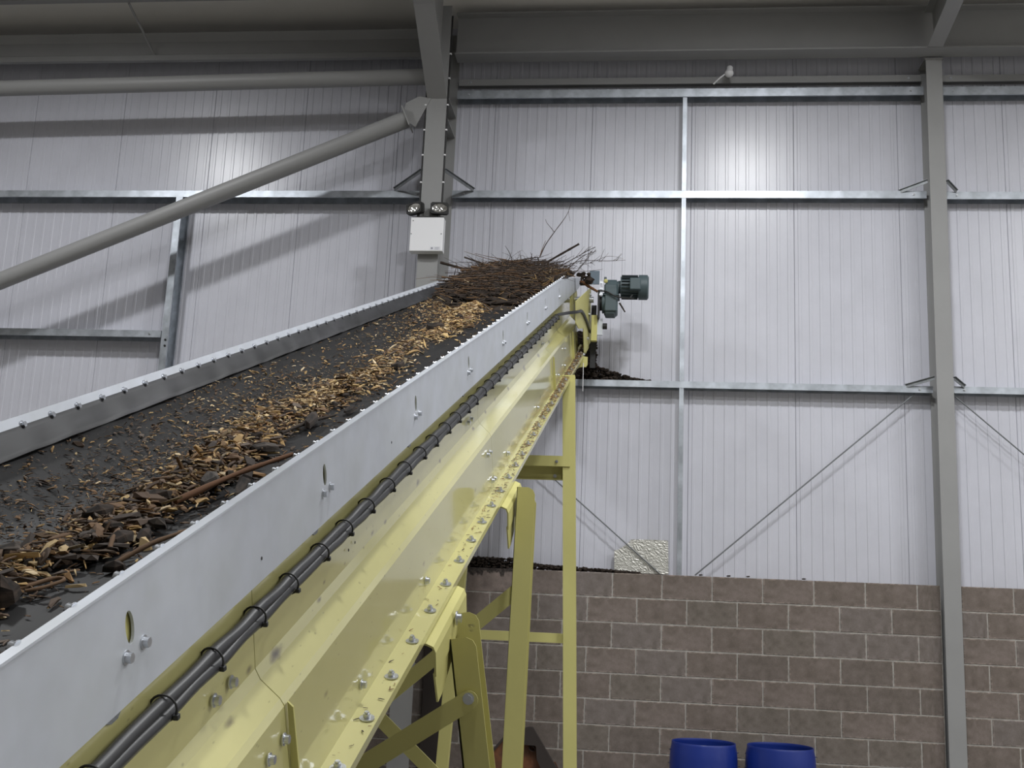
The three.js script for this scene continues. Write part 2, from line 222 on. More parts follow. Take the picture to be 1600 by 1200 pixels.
for (const [z, lab] of [[0.62, 'roof purlin nearest the eaves of the left bay'], [2.2, 'second roof purlin from the eaves of the left bay']]) {
  const g = group('roof_purlin', -9.5, ROOF(z) - 0.2, z); tag(g, lab, 'purlin');
  mesh('purlin_section', prism(sheet([[0.065, 0.02], [0.065, 0], [0, 0], [0, 0.2], [-0.065, 0.2]], 0.003), 7.58, V3(0, 0, 0), Z, Y, X), M.grey, g); }  // purlin colour darkened to grey for the shade under the roof
{ const g = group('roof_purlin', -1.7, ROOF(0.95) - 0.2, 0.95); tag(g, 'roof purlin over the middle bay above the long beam', 'purlin');
  mesh('purlin_section', prism(sheet([[0.065, 0.02], [0.065, 0], [0, 0], [0, 0.2], [-0.065, 0.2]], 0.003), 12, V3(0, 0, 0), Z, Y, X), M.grey, g); }  // same darkened grey, standing for roof shade
tag(mesh('sag_rod', cyl(V3(-4.905, 7.62, 0.11), V3(-4.99, 7.93, 0.62), 0.012), M.grey), 'thin dark sag rod under the roof of the left bay', 'rod');
// uprights between rails
function angleUpright(x, y0, y1, label) { const g = group('rail_strut', x, y0, -0.05); tag(g, label, 'upright'); mesh('strut_section', prism(sheet([[0.021, 0], [-0.021, 0], [-0.021, -0.06]], 0.003), y1 - y0, V3(0, 0, 0), X, Z, Y), M.galv, g); }
angleUpright(0.605, 6.197, 7.185, 'bright galvanised upright between the two highest rails');
angleUpright(0.605, 4.287, 6.12, 'long galvanised upright right of the drive motor');
angleUpright(0.605, 2.475, 4.22, 'dull galvanised upright standing on the blockwork beside the foil board');
{ const g = group('wall_upright', -4.552, 2.6, 0.01); tag(g, 'galvanised channel upright left of the portal column', 'upright');
  mesh('channel_section', prism(sheet([[0.07, -0.02], [0.07, 0], [0, 0], [0, -0.195], [0.075, -0.195], [0.075, -0.17]], 0.0025).reverse(), 3.5, V3(0, 0, 0), X, Z, Y), M.galv, g);
  for (const y of [1.93, 1.99]) { const b = mesh('rail_bolt', boltSmall, M.black, g); b.position.set(0.045, y, 0.002); b.rotation.x = Math.PI / 2; } }
// knee stays from column flange to rail
for (const [a, b, lab] of [
  [V3(-1.93, 6.235, 0.40), V3(-2.28, 6.20, 0.0), 'knee stay left of the portal column above the spotlights'],
  [V3(-1.70, 6.240, 0.40), V3(-1.48, 6.215, -0.05), 'knee stay right of the portal column above the spotlights'],
  [V3(2.895, 6.275, 0.035), V3(2.655, 6.205, -0.055), 'knee stay left of the slim column on the upper rail'],
  [V3(3.075, 6.272, 0.035), V3(3.185, 6.205, -0.055), 'knee stay right of the slim column on the upper rail'],
  [V3(2.90, 4.362, 0.035), V3(2.66, 4.298, -0.055), 'knee stay left of the slim column on the lower rail'],
  [V3(3.075, 4.360, 0.035), V3(3.19, 4.300, -0.055), 'knee stay right of the slim column on the lower rail']]) {
  const m = a.clone().add(b).multiplyScalar(0.5), g = group('knee_stay', m.x, m.y, m.z); tag(g, lab, 'stay');
  const A = a.clone().sub(m), B = b.clone().sub(m); mesh('angle_bar', merge([bar(A, B, 0.035, 0.004, Y), bar(A.clone().add(V3(0, -0.016, 0)), B.clone().add(V3(0, -0.016, 0)), 0.004, 0.035, Y)]), M.steel, g);
  const bo = mesh('rail_bolt', boltSmall, M.zinc, g); bo.position.copy(B).add(V3(0, 0.003, 0)); }
// tube bracing in the left bay
{ const g = group('tube_brace', -1.99, 6.79, 0.43); tag(g, 'thick grey tube brace sloping down left from the portal column', 'brace');
  const d = V3(-4.47, -1.894, 0).normalize(); mesh('tube', cyl(V3(-0.11, -0.047, 0), d.clone().multiplyScalar(7.6), 0.083, 24), M.grey, g);
  const n = V3(-d.y, d.x, 0); mesh('end_plate', prism([[-0.11, -0.095], [0.11, -0.095], [0.11, 0.095], [-0.11, 0.095]], 0.012, d.clone().multiplyScalar(0.11), n, Z, d.clone()), M.grey, g);
  mesh('gusset', prism([[0.02, -0.13], [0.16, -0.04], [0.13, 0.12], [0.0, 0.19], [-0.12, 0.17]].map(([x, y]) => [x * -1 + 0.0, y]), 0.012, V3(0, 0, -0.006), X, Y, Z), M.grey, g); }
{ const g = group('eaves_tube', -1.9, 7.16, 0.43); tag(g, 'horizontal grey tube running left from the column near the roof', 'brace');
  mesh('tube', cyl(V3(0, 0.04, -0.02), V3(-7.6, -0.10, -0.02), 0.078, 24), M.grey, g); }
// thin bracing wires on the middle bay
for (const [a, b, lab] of [
  [V3(2.75, 4.22, -0.09), V3(0.75, 2.478, -0.09), 'thin bracing rod from the slim column down left to the blockwork'],
  [V3(-0.95, 3.64, -0.09), V3(0.43, 2.478, -0.09), 'thin bracing rod crossing in front of the foil board'],
  [V3(3.10, 4.21, -0.09), V3(4.9, 2.6, -0.09), 'thin bracing rod from the slim column down to the right']]) {
  tag(mesh('bracing_rod', cyl(a, b, 0.0065, 8), M.steel), lab, 'rod'); }
// cables up the portal column, with white clips
for (const [x, lab, y0] of [[-1.921, 'black cable clipped along the left edge of the portal column', 5.86], [-1.704, 'black cable clipped along the right edge of the portal column', 5.86]]) {
  const g = group('column_cable', x, y0, 0.425); tag(g, lab, 'cable');
  mesh('sheath', tube([V3(0, 0, 0), V3(0, 0.6, 0), V3(0, 1.2, 0), V3(0, 1.98, 0)], 0.008, 20, 8), M.black, g);
  for (const y of [0.28, 0.56, 0.82, 1.08, 1.36, 1.62]) { const c = mesh('clip', new RoundedBoxGeometry(0.022, 0.016, 0.022, 2, 0.005), M.white, g); c.position.set(0, y - 0.05, 0.002); } }
{ // twin-spot emergency light
  const g = group('emergency_light', -1.816, 5.365, 0.43); tag(g, 'white emergency light box with twin black spotlights on the portal column', 'light');
  const h = mesh('housing', new RoundedBoxGeometry(0.318, 0.335, 0.10, 3, 0.008), M.white, g); h.position.set(0, 0.1675, 0.052);
  mesh('cover_seam', box(-0.16, 0.16, 0.0, 0.335, 0.070, 0.073), M.steel, g).scale.set(1.001, 1.001, 1);
  for (const [x, y] of [[-0.135, 0.30], [0.14, 0.17], [-0.147, 0.17]]) { const s = mesh('screw', new THREE.CylinderGeometry(0.005, 0.005, 0.003, 10).rotateX(Math.PI / 2), M.motorDark, g); s.position.set(x, y, 0.103); }
  const cv = document.createElement('canvas'); cv.width = 128; cv.height = 48; const c = cv.getContext('2d'); c.fillStyle = '#dcdce2'; c.fillRect(0, 0, 128, 48); c.fillStyle = '#8f9098'; c.beginPath(); c.arc(24, 24, 14, 0, 7); c.fill(); c.fillStyle = '#a9aab0'; for (let i = 0; i < 4; i++) c.fillRect(58, 8 + i * 9, 60 - (i % 2) * 12, 5);
  const ct = new THREE.CanvasTexture(cv); ct.colorSpace = THREE.SRGBColorSpace; mesh('printed_label', new THREE.PlaneGeometry(0.10, 0.034).translate(0.09, 0.028, 0.1035), std({ map: ct, roughness: 0.5 }), g);
  mesh('top_bracket', merge([box(-0.15, 0.15, 0.336, 0.348, 0.02, 0.085), cyl(V3(-0.10, 0.345, 0.05), V3(-0.10, 0.39, 0.05), 0.014), cyl(V3(0.10, 0.345, 0.05), V3(0.10, 0.39, 0.05), 0.014)]), M.black, g);
  for (const [x, ry] of [[-0.135, -0.42], [0.105, 0.12]]) {
    const s = mesh('spotlight', merge([new RoundedBoxGeometry(0.172, 0.112, 0.05, 3, 0.024).translate(0, 0, -0.03), prism([[-0.086, -0.04], [-0.07, -0.056], [0.07, -0.056], [0.086, -0.04], [0.086, 0.04], [0.07, 0.056], [-0.07, 0.056], [-0.086, 0.04]], 0.03, V3(0, 0, -0.012), X, Y, Z, 0, [[0, 0, 0.074, 0.045]])]), M.black, g);
    s.position.set(x, 0.435, 0.07); s.rotation.set(0.06, ry, x < 0 ? 0.08 : 0);
    const lg = new THREE.SphereGeometry(0.1, 24, 10, 0, Math.PI * 2, 0, 0.9).scale(0.92, 0.35, 0.55).rotateX(-Math.PI / 2); const p = lg.attributes.position; for (let i = 0; i < p.count; i++) p.setZ(i, p.getZ(i) + 0.004 * Math.sin(p.getX(i) * 150) * Math.cos(p.getY(i) * 130)); lg.computeVertexNormals();
    const rf = mesh('reflector', lg, M.chrome, s); rf.position.set(0, 0, 0.022); rf.scale.z = 0.6;
    const gl = mesh('lens', prism([[-0.074, -0.03], [-0.05, -0.045], [0.05, -0.045], [0.074, -0.03], [0.074, 0.03], [0.05, 0.045], [-0.05, 0.045], [-0.074, 0.03]], 0.003, V3(0, 0, 0.012), X, Y, Z), M.glass, s);
  }
}
{ // small detector on the eaves rail
  const g = group('motion_sensor', 1.03, 7.40, 0.02); tag(g, 'small pale detector on a bent arm under the eaves', 'sensor');
  mesh('sensor_head', merge([new THREE.SphereGeometry(0.045, 16, 12).scale(1, 0.85, 1), cyl(V3(0.005, 0.02, 0), V3(0.01, 0.07, -0.02), 0.03, 14)]), M.white, g); mesh('arm', tube([V3(-0.03, 0, 0), V3(-0.09, -0.05, 0), V3(-0.15, -0.10, -0.03)], 0.008, 10, 8), M.white, g); }

// ------------------------------------------------------------------ high-bay lamps
const lampParts = [new THREE.LatheGeometry([[0.0, 0.30], [0.10, 0.30], [0.12, 0.20], [0.36, 0.14], [0.40, 0.0], [0.393, 0.0], [0.352, 0.132], [0.0, 0.15]].map(p => new THREE.Vector2(...p)), 24), new THREE.CylinderGeometry(0.30, 0.30, 0.012, 24), cyl(V3(0, 0.3, 0), V3(0, 0.36, 0), 0.02)];
LAMPS.forEach(([x, z], i) => {
  const y = ROOF(z) - 0.36, g = group('high_bay_lamp', x, y, z);
  tag(g, (x < -3 ? 'high-bay lamp over the left bay' : x < 4 ? 'high-bay lamp over the middle bay' : 'high-bay lamp over the right bay') + (z < 5 ? ' in the row nearest the panelled wall' : z < 9 ? ' in the second row from the panelled wall' : ' in the third row from the panelled wall'), 'lamp');
  mesh('reflector', lampParts[0], M.lampBody, g); const gl = mesh('diffuser', lampParts[1], M.glow, g); gl.position.y = 0.079; mesh('hanger', lampParts[2], M.lampBody, g);
  const l = new THREE.RectAreaLight(lin(0.975, 0.99, 1.0), LAMP_POWER, LAMP_SIZE, LAMP_SIZE); l.position.set(0, 0.065, 0); l.rotation.x = -Math.PI / 2; g.add(l);
});

{ const g = group('shading_walkway', -0.6, 4.85, 9.55); tag(g, 'unseen grey steel walkway added overhead to shade the nearest legs', 'walkway');  // unseen walkway, added to keep lamp light off the nearest legs
  mesh('deck', box(-3.4, 6.2, 0, 0.05, -0.42, 0.42), M.grey, g); for (const z of [-0.42, 0.40]) { mesh('stringer', box(-3.4, 6.2, -0.10, 0.10, z, z + 0.02), M.grey, g); mesh('handrail', cyl(V3(-3.4, 1.1, z), V3(6.2, 1.1, z), 0.02, 12), M.grey, g); for (const x of [-3.3, -1.3, 0.7, 2.7, 4.4, 6.1]) mesh('handrail_post', cyl(V3(x, 0.1, z), V3(x, 1.1, z), 0.02, 10), M.grey, g); }
  for (const x of [-3.3, 6.1]) for (const z of [-0.35, 0.35]) mesh('shading_walkway_post', box(x - 0.05, x + 0.05, -4.85, 0, z - 0.05, z + 0.05), M.grey, g); }

// ------------------------------------------------------------------ the inclined belt conveyor
// local frame: x across, y square to the belt, z down the belt; u is the distance up the belt
const aU = V3(0.0245325, 0.35019672, -0.93635486), aV = V3(0.99965696, 0, 0.02619101), aW = V3(-0.00917201, 0.93667618, 0.35007658);
const conv = group('belt_conveyor', -1.163, 0.001, 11.933); tag(conv, 'long inclined conveyor with a black belt, silver side plate and cream steel frame', 'conveyor');
conv.quaternion.setFromRotationMatrix(new THREE.Matrix4().makeBasis(aV, aW, aU.clone().negate())); conv.updateMatrixWorld(true);
const inv = conv.matrixWorld.clone().invert();
const L = (u, v, w) => V3(v + 1.29, w + 1.432, -(u + 2.3));
const toWorld = (u, v, w) => L(u, v, w).applyMatrix4(conv.matrixWorld);
const local = g => { const h = clean(g); h.applyMatrix4(inv); return h; };
const vw = pts => pts.map(([v, w]) => [v + 1.29, w + 1.432]);
const run = (pts, u0, u1, bevel = 0, holes) => prism(vw(pts), u1 - u0, V3(0, 0, -(u1 + 2.3)), X, Y, Z, bevel, holes);
const mir = pts => pts.map(([v, w]) => [-2.58 - v, w]).reverse();    // across the belt's centre line v = -1.29
function creamUV(g, mirror) { // u along the belt, v along the plate's height and width
  const p = g.attributes.position, uv = g.attributes.uv; for (let i = 0; i < p.count; i++) { const u = -p.getZ(i) - 2.3, v = mirror ? -2.58 - (p.getX(i) - 1.29) : p.getX(i) - 1.29, w = p.getY(i) - 1.432; uv.setXY(i, (u + 2.5) / 14, (Math.abs(w + 0.66) + (v + 0.835)) / 0.8); } return g; }

// belt: carrying strand with raised wings, wrapped round the head pulley, return strand below
const HEADU = 10.25, PR = 0.125;
function beltPoint(s, k) { // k -1..1 across
  const v = k * 0.43; let flat = 1; if (s > HEADU - 1.1) flat = Math.max(0, (HEADU - s) / 1.1); const a = Math.max(0, Math.abs(v) - 0.20), lift = flat * a * 0.30;
  return [v - 1.29, -0.72 + lift];
}
{
  const rows = [], nK = 24; for (let s = -2.2; s < HEADU; s += 0.1) rows.push(s); rows.push(HEADU);
  const P = [], I = []; let ring = 0; const strip = (off) => {
    const start = P.length / 3; const R2 = [];
    for (const s of rows) R2.push(k => { const [v, w] = beltPoint(s, k); return L(s, v, w + off); });
    for (let a = 1; a <= 12; a++) R2.push(k => { const t = a / 12 * Math.PI; return L(HEADU + (PR + off) * Math.sin(t), k * 0.43 - 1.29, -0.72 - PR + (PR + off) * Math.cos(t)); });
    for (const s of [...rows].reverse().slice(1)) R2.push(k => L(s, k * 0.43 - 1.29, -0.72 - 2 * PR - off));
    R2.forEach((f, i) => { for (let j = 0; j <= nK; j++) { const q = f(j / nK * 2 - 1); P.push(q.x, q.y, q.z); } });
    return [start, R2.length];
  };
  const [o0, n] = strip(0), [i0] = strip(-0.010);
  for (let i = 0; i < n - 1; i++) { for (let j = 0; j < nK; j++) { const a = i * (nK + 1) + j, b = a + nK + 1; I.push(o0 + a, o0 + a + 1, o0 + b, o0 + a + 1, o0 + b + 1, o0 + b); I.push(i0 + a, i0 + b, i0 + a + 1, i0 + a + 1, i0 + b, i0 + b + 1); }
    for (const j of [0, nK]) { const a = i * (nK + 1) + j, b = a + nK + 1; I.push(o0 + a, o0 + b, i0 + a, o0 + b, i0 + b, i0 + a); } }
  const g = new THREE.BufferGeometry(); g.setAttribute('position', new THREE.Float32BufferAttribute(P, 3)); g.setIndex(I); g.computeVertexNormals();
  const uv = []; for (let i = 0; i < P.length; i += 3) uv.push(P[i + 2], P[i]); g.setAttribute('uv', new THREE.Float32BufferAttribute(uv, 2));
  mesh('belt', g, M.belt, conv); tag(conv.children.at(-1), 'black rubber belt');
  mesh('head_pulley', cyl(L(HEADU, -1.73, -0.845), L(HEADU, -0.85, -0.845), PR - 0.012, 28), M.steel, conv);
  mesh('drive_shaft', cyl(L(HEADU, -1.9, -0.845), L(HEADU, -0.66, -0.845), 0.028, 16), M.zinc, conv);
  mesh('tail_pulley', cyl(L(-2.1, -1.73, -0.845), L(-2.1, -0.85, -0.845), PR - 0.012, 28), M.steel, conv);
}
function wavySkirt() { // hangs from the clamping strip, a little rippled between the bolts
  const P = [], I = [], n = 460, m = 5, A = [-1.757, -0.586], B = [-1.711, -0.651]; const side = t => { const s0 = P.length / 3; for (let i = 0; i <= n; i++) { const u = -2.2 + 11.45 * i / n; for (let j = 0; j <= m; j++) { const k = j / m, rip = (0.0035 * Math.sin(u * 21.6) + 0.0025 * Math.sin(u * 9.1 + 1) + 0.002 * Math.sin(u * 37)) * k; const q = L(u, A[0] + (B[0] - A[0]) * k + rip + t * 0.82, A[1] + (B[1] - A[1]) * k + rip * 0.6 + t * 0.57); P.push(q.x, q.y, q.z); } } return s0; };
  const a = side(0.0075), b = side(0), w = m + 1; for (let i = 0; i < n; i++) { for (let j = 0; j < m; j++) { const k = i * w + j; I.push(a + k, a + k + 1, a + k + w, a + k + 1, a + k + w + 1, a + k + w, b + k, b + k + w, b + k + 1, b + k + 1, b + k + w, b + k + w + 1); } for (const j of [0, m]) { const k = i * w + j; I.push(a + k, a + k + w, b + k, b + k, a + k + w, b + k + w); } }
  const g = new THREE.BufferGeometry(); g.setAttribute('position', new THREE.Float32BufferAttribute(P, 3)); g.setIndex(I); g.computeVertexNormals(); const uv = []; for (let i = 0; i < P.length; i += 3) uv.push(P[i + 2], P[i + 1]); g.setAttribute('uv', new THREE.Float32BufferAttribute(uv, 2)); return g; }
// silver side plates with slots
const plateTop = u => u < 8.8 ? -0.562 : -0.562 - 0.135 * Math.min(1, (u - 8.8) / 1.8);
{
  const slots = [...Array(9)].map((_, i) => 1.55 + (i - 1) * 1.0 - 0.012);
  const out = []; out.push([-2.2, -0.757], [10.35, -0.757], [10.66, -0.745], [10.74, -0.71], [10.70, -0.675], [10.5, -0.655], [9.9, -0.62], [8.8, -0.562], [-2.2, -0.562]);
  const holes = slots.filter(u => u < 10).map(u => [u, -0.640, 0.0135, 0.028, 0.10]);
  const mk = (v0) => prism(out.map(([u, w]) => [u + 2.3, w + 1.432]), 0.005, V3(v0 + 1.29, 0, 0), nZ, Y, X, 0, holes.map(h => [h[0] + 2.3, h[1] + 1.432, h[2], h[3], h[4]]));
  tag(mesh('side_plate', mk(-0.822), M.skirt, conv), 'silver metal side plate with slotted holes');
  tag(mesh('side_plate', mk(-1.771), M.skirt, conv), 'silver metal side plate on the wall side');
  // top return lip
  mesh('plate_lip', run([[-0.835, -0.5625], [-0.815, -0.5625], [-0.815, -0.5585], [-0.835, -0.5585]], -2.2, 8.8), M.skirt, conv);
  tag(mesh('clamp_strip', run([[-1.768, -0.560], [-1.749, -0.600], [-1.744, -0.598], [-1.763, -0.557]], -2.2, 9.25), M.skirt, conv), 'silver clamping strip bolted along the rubber skirt');
  tag(mesh('rubber_skirt', merge([wavySkirt(), prism([[9.25 + 2.3, -0.572 + 1.432], [10.35 + 2.3, -0.66 + 1.432], [10.35 + 2.3, -0.735 + 1.432], [9.25 + 2.3, -0.66 + 1.432]], 0.008, V3(-1.75 + 1.29, 0, 0), nZ, Y, X)]), M.rubber, conv), 'dark rubber skirt strip on the far side of the belt');
  mesh('rubber_skirt', run([[-0.832, -0.585], [-0.868, -0.655], [-0.875, -0.651], [-0.839, -0.582]], -2.2, 9.6), M.rubber, conv);
  const bolt = merge([new THREE.CylinderGeometry(0.0085, 0.0085, 0.010, 6).translate(0, 0.006, 0), new THREE.CylinderGeometry(0.012, 0.012, 0.002, 12).translate(0, 0.001, 0)]);
  const bigBolt = merge([new THREE.CylinderGeometry(0.0095, 0.0095, 0.012, 6).translate(0, 0.008, 0), new THREE.CylinderGeometry(0.0195, 0.0195, 0.003, 20).translate(0, 0.0015, 0), new THREE.CylinderGeometry(0.006, 0.006, 0.006, 10).translate(0, 0.016, 0)]);
  const at = (name, g, u, v, w, dir, mat = M.zinc) => { const m = mesh(name, g, mat, conv); m.position.copy(L(u, v, w)); m.quaternion.setFromUnitVectors(Y, dir); return m; };
  const inward = V3(-1, 0.25, 0).normalize();
  for (let u = 1.13 - 0.1412 * 2; u < 9.2; u += 0.1412) at('skirt_bolt', bolt, u, -0.835, -0.566, inward);
  for (let u = 2.63 - 0.1455 * 2; u < 9.2; u += 0.1455) { at('strip_bolt', bolt, u, -1.7525, -0.581, V3(0.97, 0.25, 0).normalize()); }
  for (const u of slots) if (u > 0.4 && u < 10) { at('plate_bolt', bolt, u + 0.040, -0.817, -0.680, X); at('plate_bolt', bolt, u - 0.018, -0.817, -0.682, X); const s = mesh('slot_backing', box(-0.001, 0.001, -0.045, 0.045, -0.030, 0.030), M.creamPlain, conv); s.position.copy(L(u, -0.827, -0.640)); }
  // cream frame: folded plate in sections, both sides
  const prof = sheet([[-0.836, -0.66], [-0.836, -0.945], [-0.826, -0.968], [-0.785, -1.008], [-0.776, -1.024], [-0.766, -1.263], [-0.702, -1.270], [-0.702, -1.292]], -0.005);
  for (const [a, b] of [[-2.2, 2.085], [2.088, 4.86], [4.863, 7.6], [7.603, 9.80]]) tag(mesh('frame_section', creamUV(run(prof, a, b)), M.cream, conv), 'cream folded steel side section');
  for (const [a, b] of [[-2.2, 9.35]]) mesh('frame_section', creamUV(run(mir(prof), a, b), true), M.cream, conv);
  // head end: the lower flange runs on, with a tall head plate
  tag(mesh('head_plate', prism([[8.70, -0.730], [10.40, -0.745], [10.44, -0.76], [10.46, -0.79], [10.46, -1.262], [9.62, -1.262], [9.5, -1.03], [9.0, -0.98], [8.70, -0.90]].map(([u, w]) => [u + 2.3, w + 1.432]), 0.006, V3(-0.705 + 1.29, 0, 0), nZ, Y, X), M.creamPlain, conv), 'cream head plate beside the drive');
  mesh('plate_hub', cyl(L(10.30, -0.704, -0.80), L(10.30, -0.690, -0.80), 0.014, 14), M.creamPlain, conv);
  mesh('head_web', prism([[9.78, -0.66], [10.3, -0.70], [10.46, -0.80], [10.46, -1.25], [9.78, -1.25]].map(([u, w]) => [u + 2.3, w + 1.432]), 0.006, V3(-0.836 + 1.29, 0, 0), nZ, Y, X), M.creamPlain, conv);
  mesh('head_plate', prism([[8.75, -0.86], [9.2, -0.72], [10.75, -0.72], [10.86, -0.76], [10.86, -1.20], [10.3, -1.26], [9.3, -1.26], [9.05, -1.02]].map(([u, w]) => [u + 2.3, w + 1.432]), 0.006, V3(-1.79 + 1.29, 0, 0), nZ, Y, X), M.creamPlain, conv);
  mesh('head_flange', run([[-0.785, -1.262], [-0.702, -1.270], [-0.702, -1.292], [-0.706, -1.292], [-0.706, -1.275], [-0.785, -1.267]], 9.80, 10.24), M.creamPlain, conv);
  for (const u of [2.10, 7.6, 9.2]) mesh('joint_flange', prism([[-0.772, -1.018], [-0.760, -1.03], [-0.748, -1.255], [-0.768, -1.262]].map(([v, w]) => [v + 1.29, w + 1.432]), 0.006, V3(0, 0, -(u + 2.3)), X, Y, Z), M.creamPlain, conv);
  // near joint: the earlier section's lip stands proud
  for (let u = 2.536 - 0.2526 * 5; u < 10.1; u += 0.2526) at('flange_bolt', bigBolt, u, -0.728, -1.266, Y);
  for (const [u, w] of [[1.864, -0.912], [1.946, -0.912], [4.566, -0.905], [4.645, -0.905], [7.4, -0.92], [7.48, -0.92]]) at('frame_bolt', bolt, u, -0.831, w, X).scale.setScalar(1.15);
  for (const [u, v, w] of [[4.70, -0.77, -1.075], [4.77, -0.77, -1.078], [4.80, -0.765, -1.215], [4.86, -0.765, -1.22], [5.30, -0.766, -1.20], [3.406, -0.766, -1.205], [2.056, -0.77, -1.083], [1.97, -0.77, -1.083], [2.62, -0.765, -1.215], [6.6, -0.766, -1.205], [7.9, -0.766, -1.20], [8.4, -0.766, -1.2], [8.47, -0.77, -1.08]]) at('frame_bolt', bolt, u, v + 0.001, w, X).scale.setScalar(1.15);
  for (const [u, w] of [[10.28, -0.80], [10.15, -0.97], [9.95, -1.17]]) at('frame_bolt', bolt, u, -0.698, w, X).scale.setScalar(1.5);
  for (const [u, w] of [[2.826, -0.90], [2.764, -0.902], [1.2, -0.72], [2.1, -0.71], [3.2, -0.70]]) { const h = mesh('drilled_hole', new THREE.CylinderGeometry(0.004, 0.004, 0.0014, 8), M.black, conv); h.position.copy(L(u, w > -0.8 ? -0.8168 : -0.8306, w)); h.rotation.z = Math.PI / 2; }
  // belt carrying idlers and cross members under the belt
  for (let u = -1.5; u < 10; u += 1.0) mesh('carrying_idler', merge([cyl(L(u, -1.48, -0.80), L(u, -1.10, -0.80), 0.05, 14), cyl(L(u, -1.76, -0.735), L(u, -1.49, -0.785), 0.045, 14), cyl(L(u, -1.09, -0.785), L(u, -0.84, -0.735), 0.045, 14)]), M.steel, conv);
  for (let u = -1.4; u < 9.4; u += 1.39) mesh('cross_member', run([[-1.80, -1.14], [-0.78, -1.14], [-0.78, -1.19], [-1.80, -1.19]], u, u + 0.06), M.creamPlain, conv);
  // scraper bracket and flap under the head
  mesh('scraper_bar', local(box(-0.243, -0.190, 4.545, 4.785, 0.40, 0.46)), M.creamPlain, conv);
  mesh('scraper_plate', local(box(-0.19, -0.140, 4.605, 4.76, 0.405, 0.43)), M.skirt, conv); mesh('scraper_pivot', local(cyl(V3(-0.14, 4.69, 0.42), V3(-0.10, 4.69, 0.42), 0.028, 14)), M.black, conv);
  mesh('discharge_flap', local(box(-0.255, -0.205, 4.33, 4.93, 0.26, 0.275)), M.black, conv);
  tag(mesh('chute_plate', local(box(-0.275, -0.182, 5.095, 5.225, 0.40, 0.41)), std({ color: lin(0.10, 0.14, 0.18), roughness: 0.45, map: tPaint }), conv), 'blue grey plate at the head');
}
// ---- support trestles (built upright, then turned into the conveyor's frame)
function legGeo(x0, y0, x1, y1, z, w, dp, topRear, topFront, notch) { // channel leg open to +x: web on the left, flanges front and rear
  const d = V3(x1 - x0, y1 - y0, 0), Ln = d.length(); d.normalize(); const side = V3(-d.y, d.x, 0); if (side.x < 0) side.negate();
  // local coords: a along side (0..w), b up from foot
  const fl = (top, zz, holes) => prism([[0, 0], [w, 0], [w, top - 0.032], [w - 0.009, top - 0.012], [w - 0.03, top], [0, top]], 0.006, V3(x0, y0, zz), side, d, Z, 0, holes);
  const web = prism([[0, 0], [0.006, 0], [0.006, topFront], [0, topFront]], dp, V3(x0, y0, z - dp), side, d, Z);
  return merge([fl(topFront, z - 0.006), fl(topRear, z - dp, [[w * 0.62, topRear - 0.045, 0.006, 0.006], [w * 0.75, topRear - 0.045, 0.006, 0.006], [w * 0.68, topRear - 0.062, 0.009, 0.004]]), web]);
}
const barLine = (x0, y0, x1, y1, z, w) => { const a = V3(x0, y0, z), b = V3(x1, y1, z); const d = b.clone().sub(a), Ln = d.length(); d.normalize(); const n = V3(-d.y, d.x, 0), r = w / 2, P = []; for (let i = 0; i <= 8; i++) { const t = Math.PI / 2 + i / 8 * Math.PI; P.push([Math.cos(t) * r, Math.sin(t) * r]); } for (let i = 0; i <= 8; i++) { const t = -Math.PI / 2 + i / 8 * Math.PI; P.push([Ln + Math.cos(t) * r, Math.sin(t) * r]); } return prism(P, 0.008, a, d, n, Z); };
function trestle(name, label) { const g = new THREE.Group(); g.name = numbered(name); conv.add(g); g.userData.label = label; return g; }
const boltAt = (t, x, y, z, s = 1.6, q = Z) => { const g = boltSmall.clone(); g.scale(s, s, s); g.applyQuaternion(new THREE.Quaternion().setFromUnitVectors(Y, q)); g.translate(x, y, z); mesh('bolt', local(g), M.zinc, t); };
const foot = (t, x, z) => mesh('foot_plate', local(box(x - 0.09, x + 0.15, 0, 0.014, z - 0.15, z + 0.05)), M.creamPlain, t);
{ // nearest pair of legs, splayed, with the shaded brace
  const t = trestle('support_trestle', 'nearest pair of splayed cream legs with a flat brace');
  mesh('leg', local(legGeo(-0.075, 0, -0.409, 2.03, 6.713, 0.085, 0.135, 2.135, 2.055)), M.creamPlain, t);
  mesh('leg', local(legGeo(-2.06, 0, -1.745, 2.03, 6.713, 0.085, 0.135, 2.13, 2.055)), M.creamPlain, t);
  mesh('brace', local(barLine(-0.335, 1.842, -1.72, 0.93, 6.716, 0.062)), M.creamPlain, t); mesh('brace', local(barLine(-1.67, 1.842, -0.20, 0.93, 6.700, 0.062)), M.creamPlain, t);
  boltAt(t, -0.335, 1.848, 6.725); boltAt(t, -0.396, 2.095, 6.655, 2, X);
  foot(t, -0.075, 6.713); foot(t, -2.06, 6.713);
}
{ const t = trestle('support_trestle', 'second pair of upright cream legs with crossed flat braces');
  mesh('leg', local(legGeo(-0.392, 0, -0.356, 2.64, 5.321, 0.083, 0.10, 2.64, 2.672)), M.creamPlain, t);
  mesh('leg', local(legGeo(-1.70, 0, -1.72, 2.64, 5.321, 0.083, 0.10, 2.64, 2.672)), M.creamPlain, t);
  mesh('brace', local(barLine(-0.335, 2.216, -1.66, 1.06, 5.262, 0.062)), M.creamPlain, t); mesh('brace', local(barLine(-1.66, 2.235, -0.33, 1.10, 5.245, 0.062)), M.creamPlain, t);
  foot(t, -0.392, 5.321); foot(t, -1.70, 5.321);
}
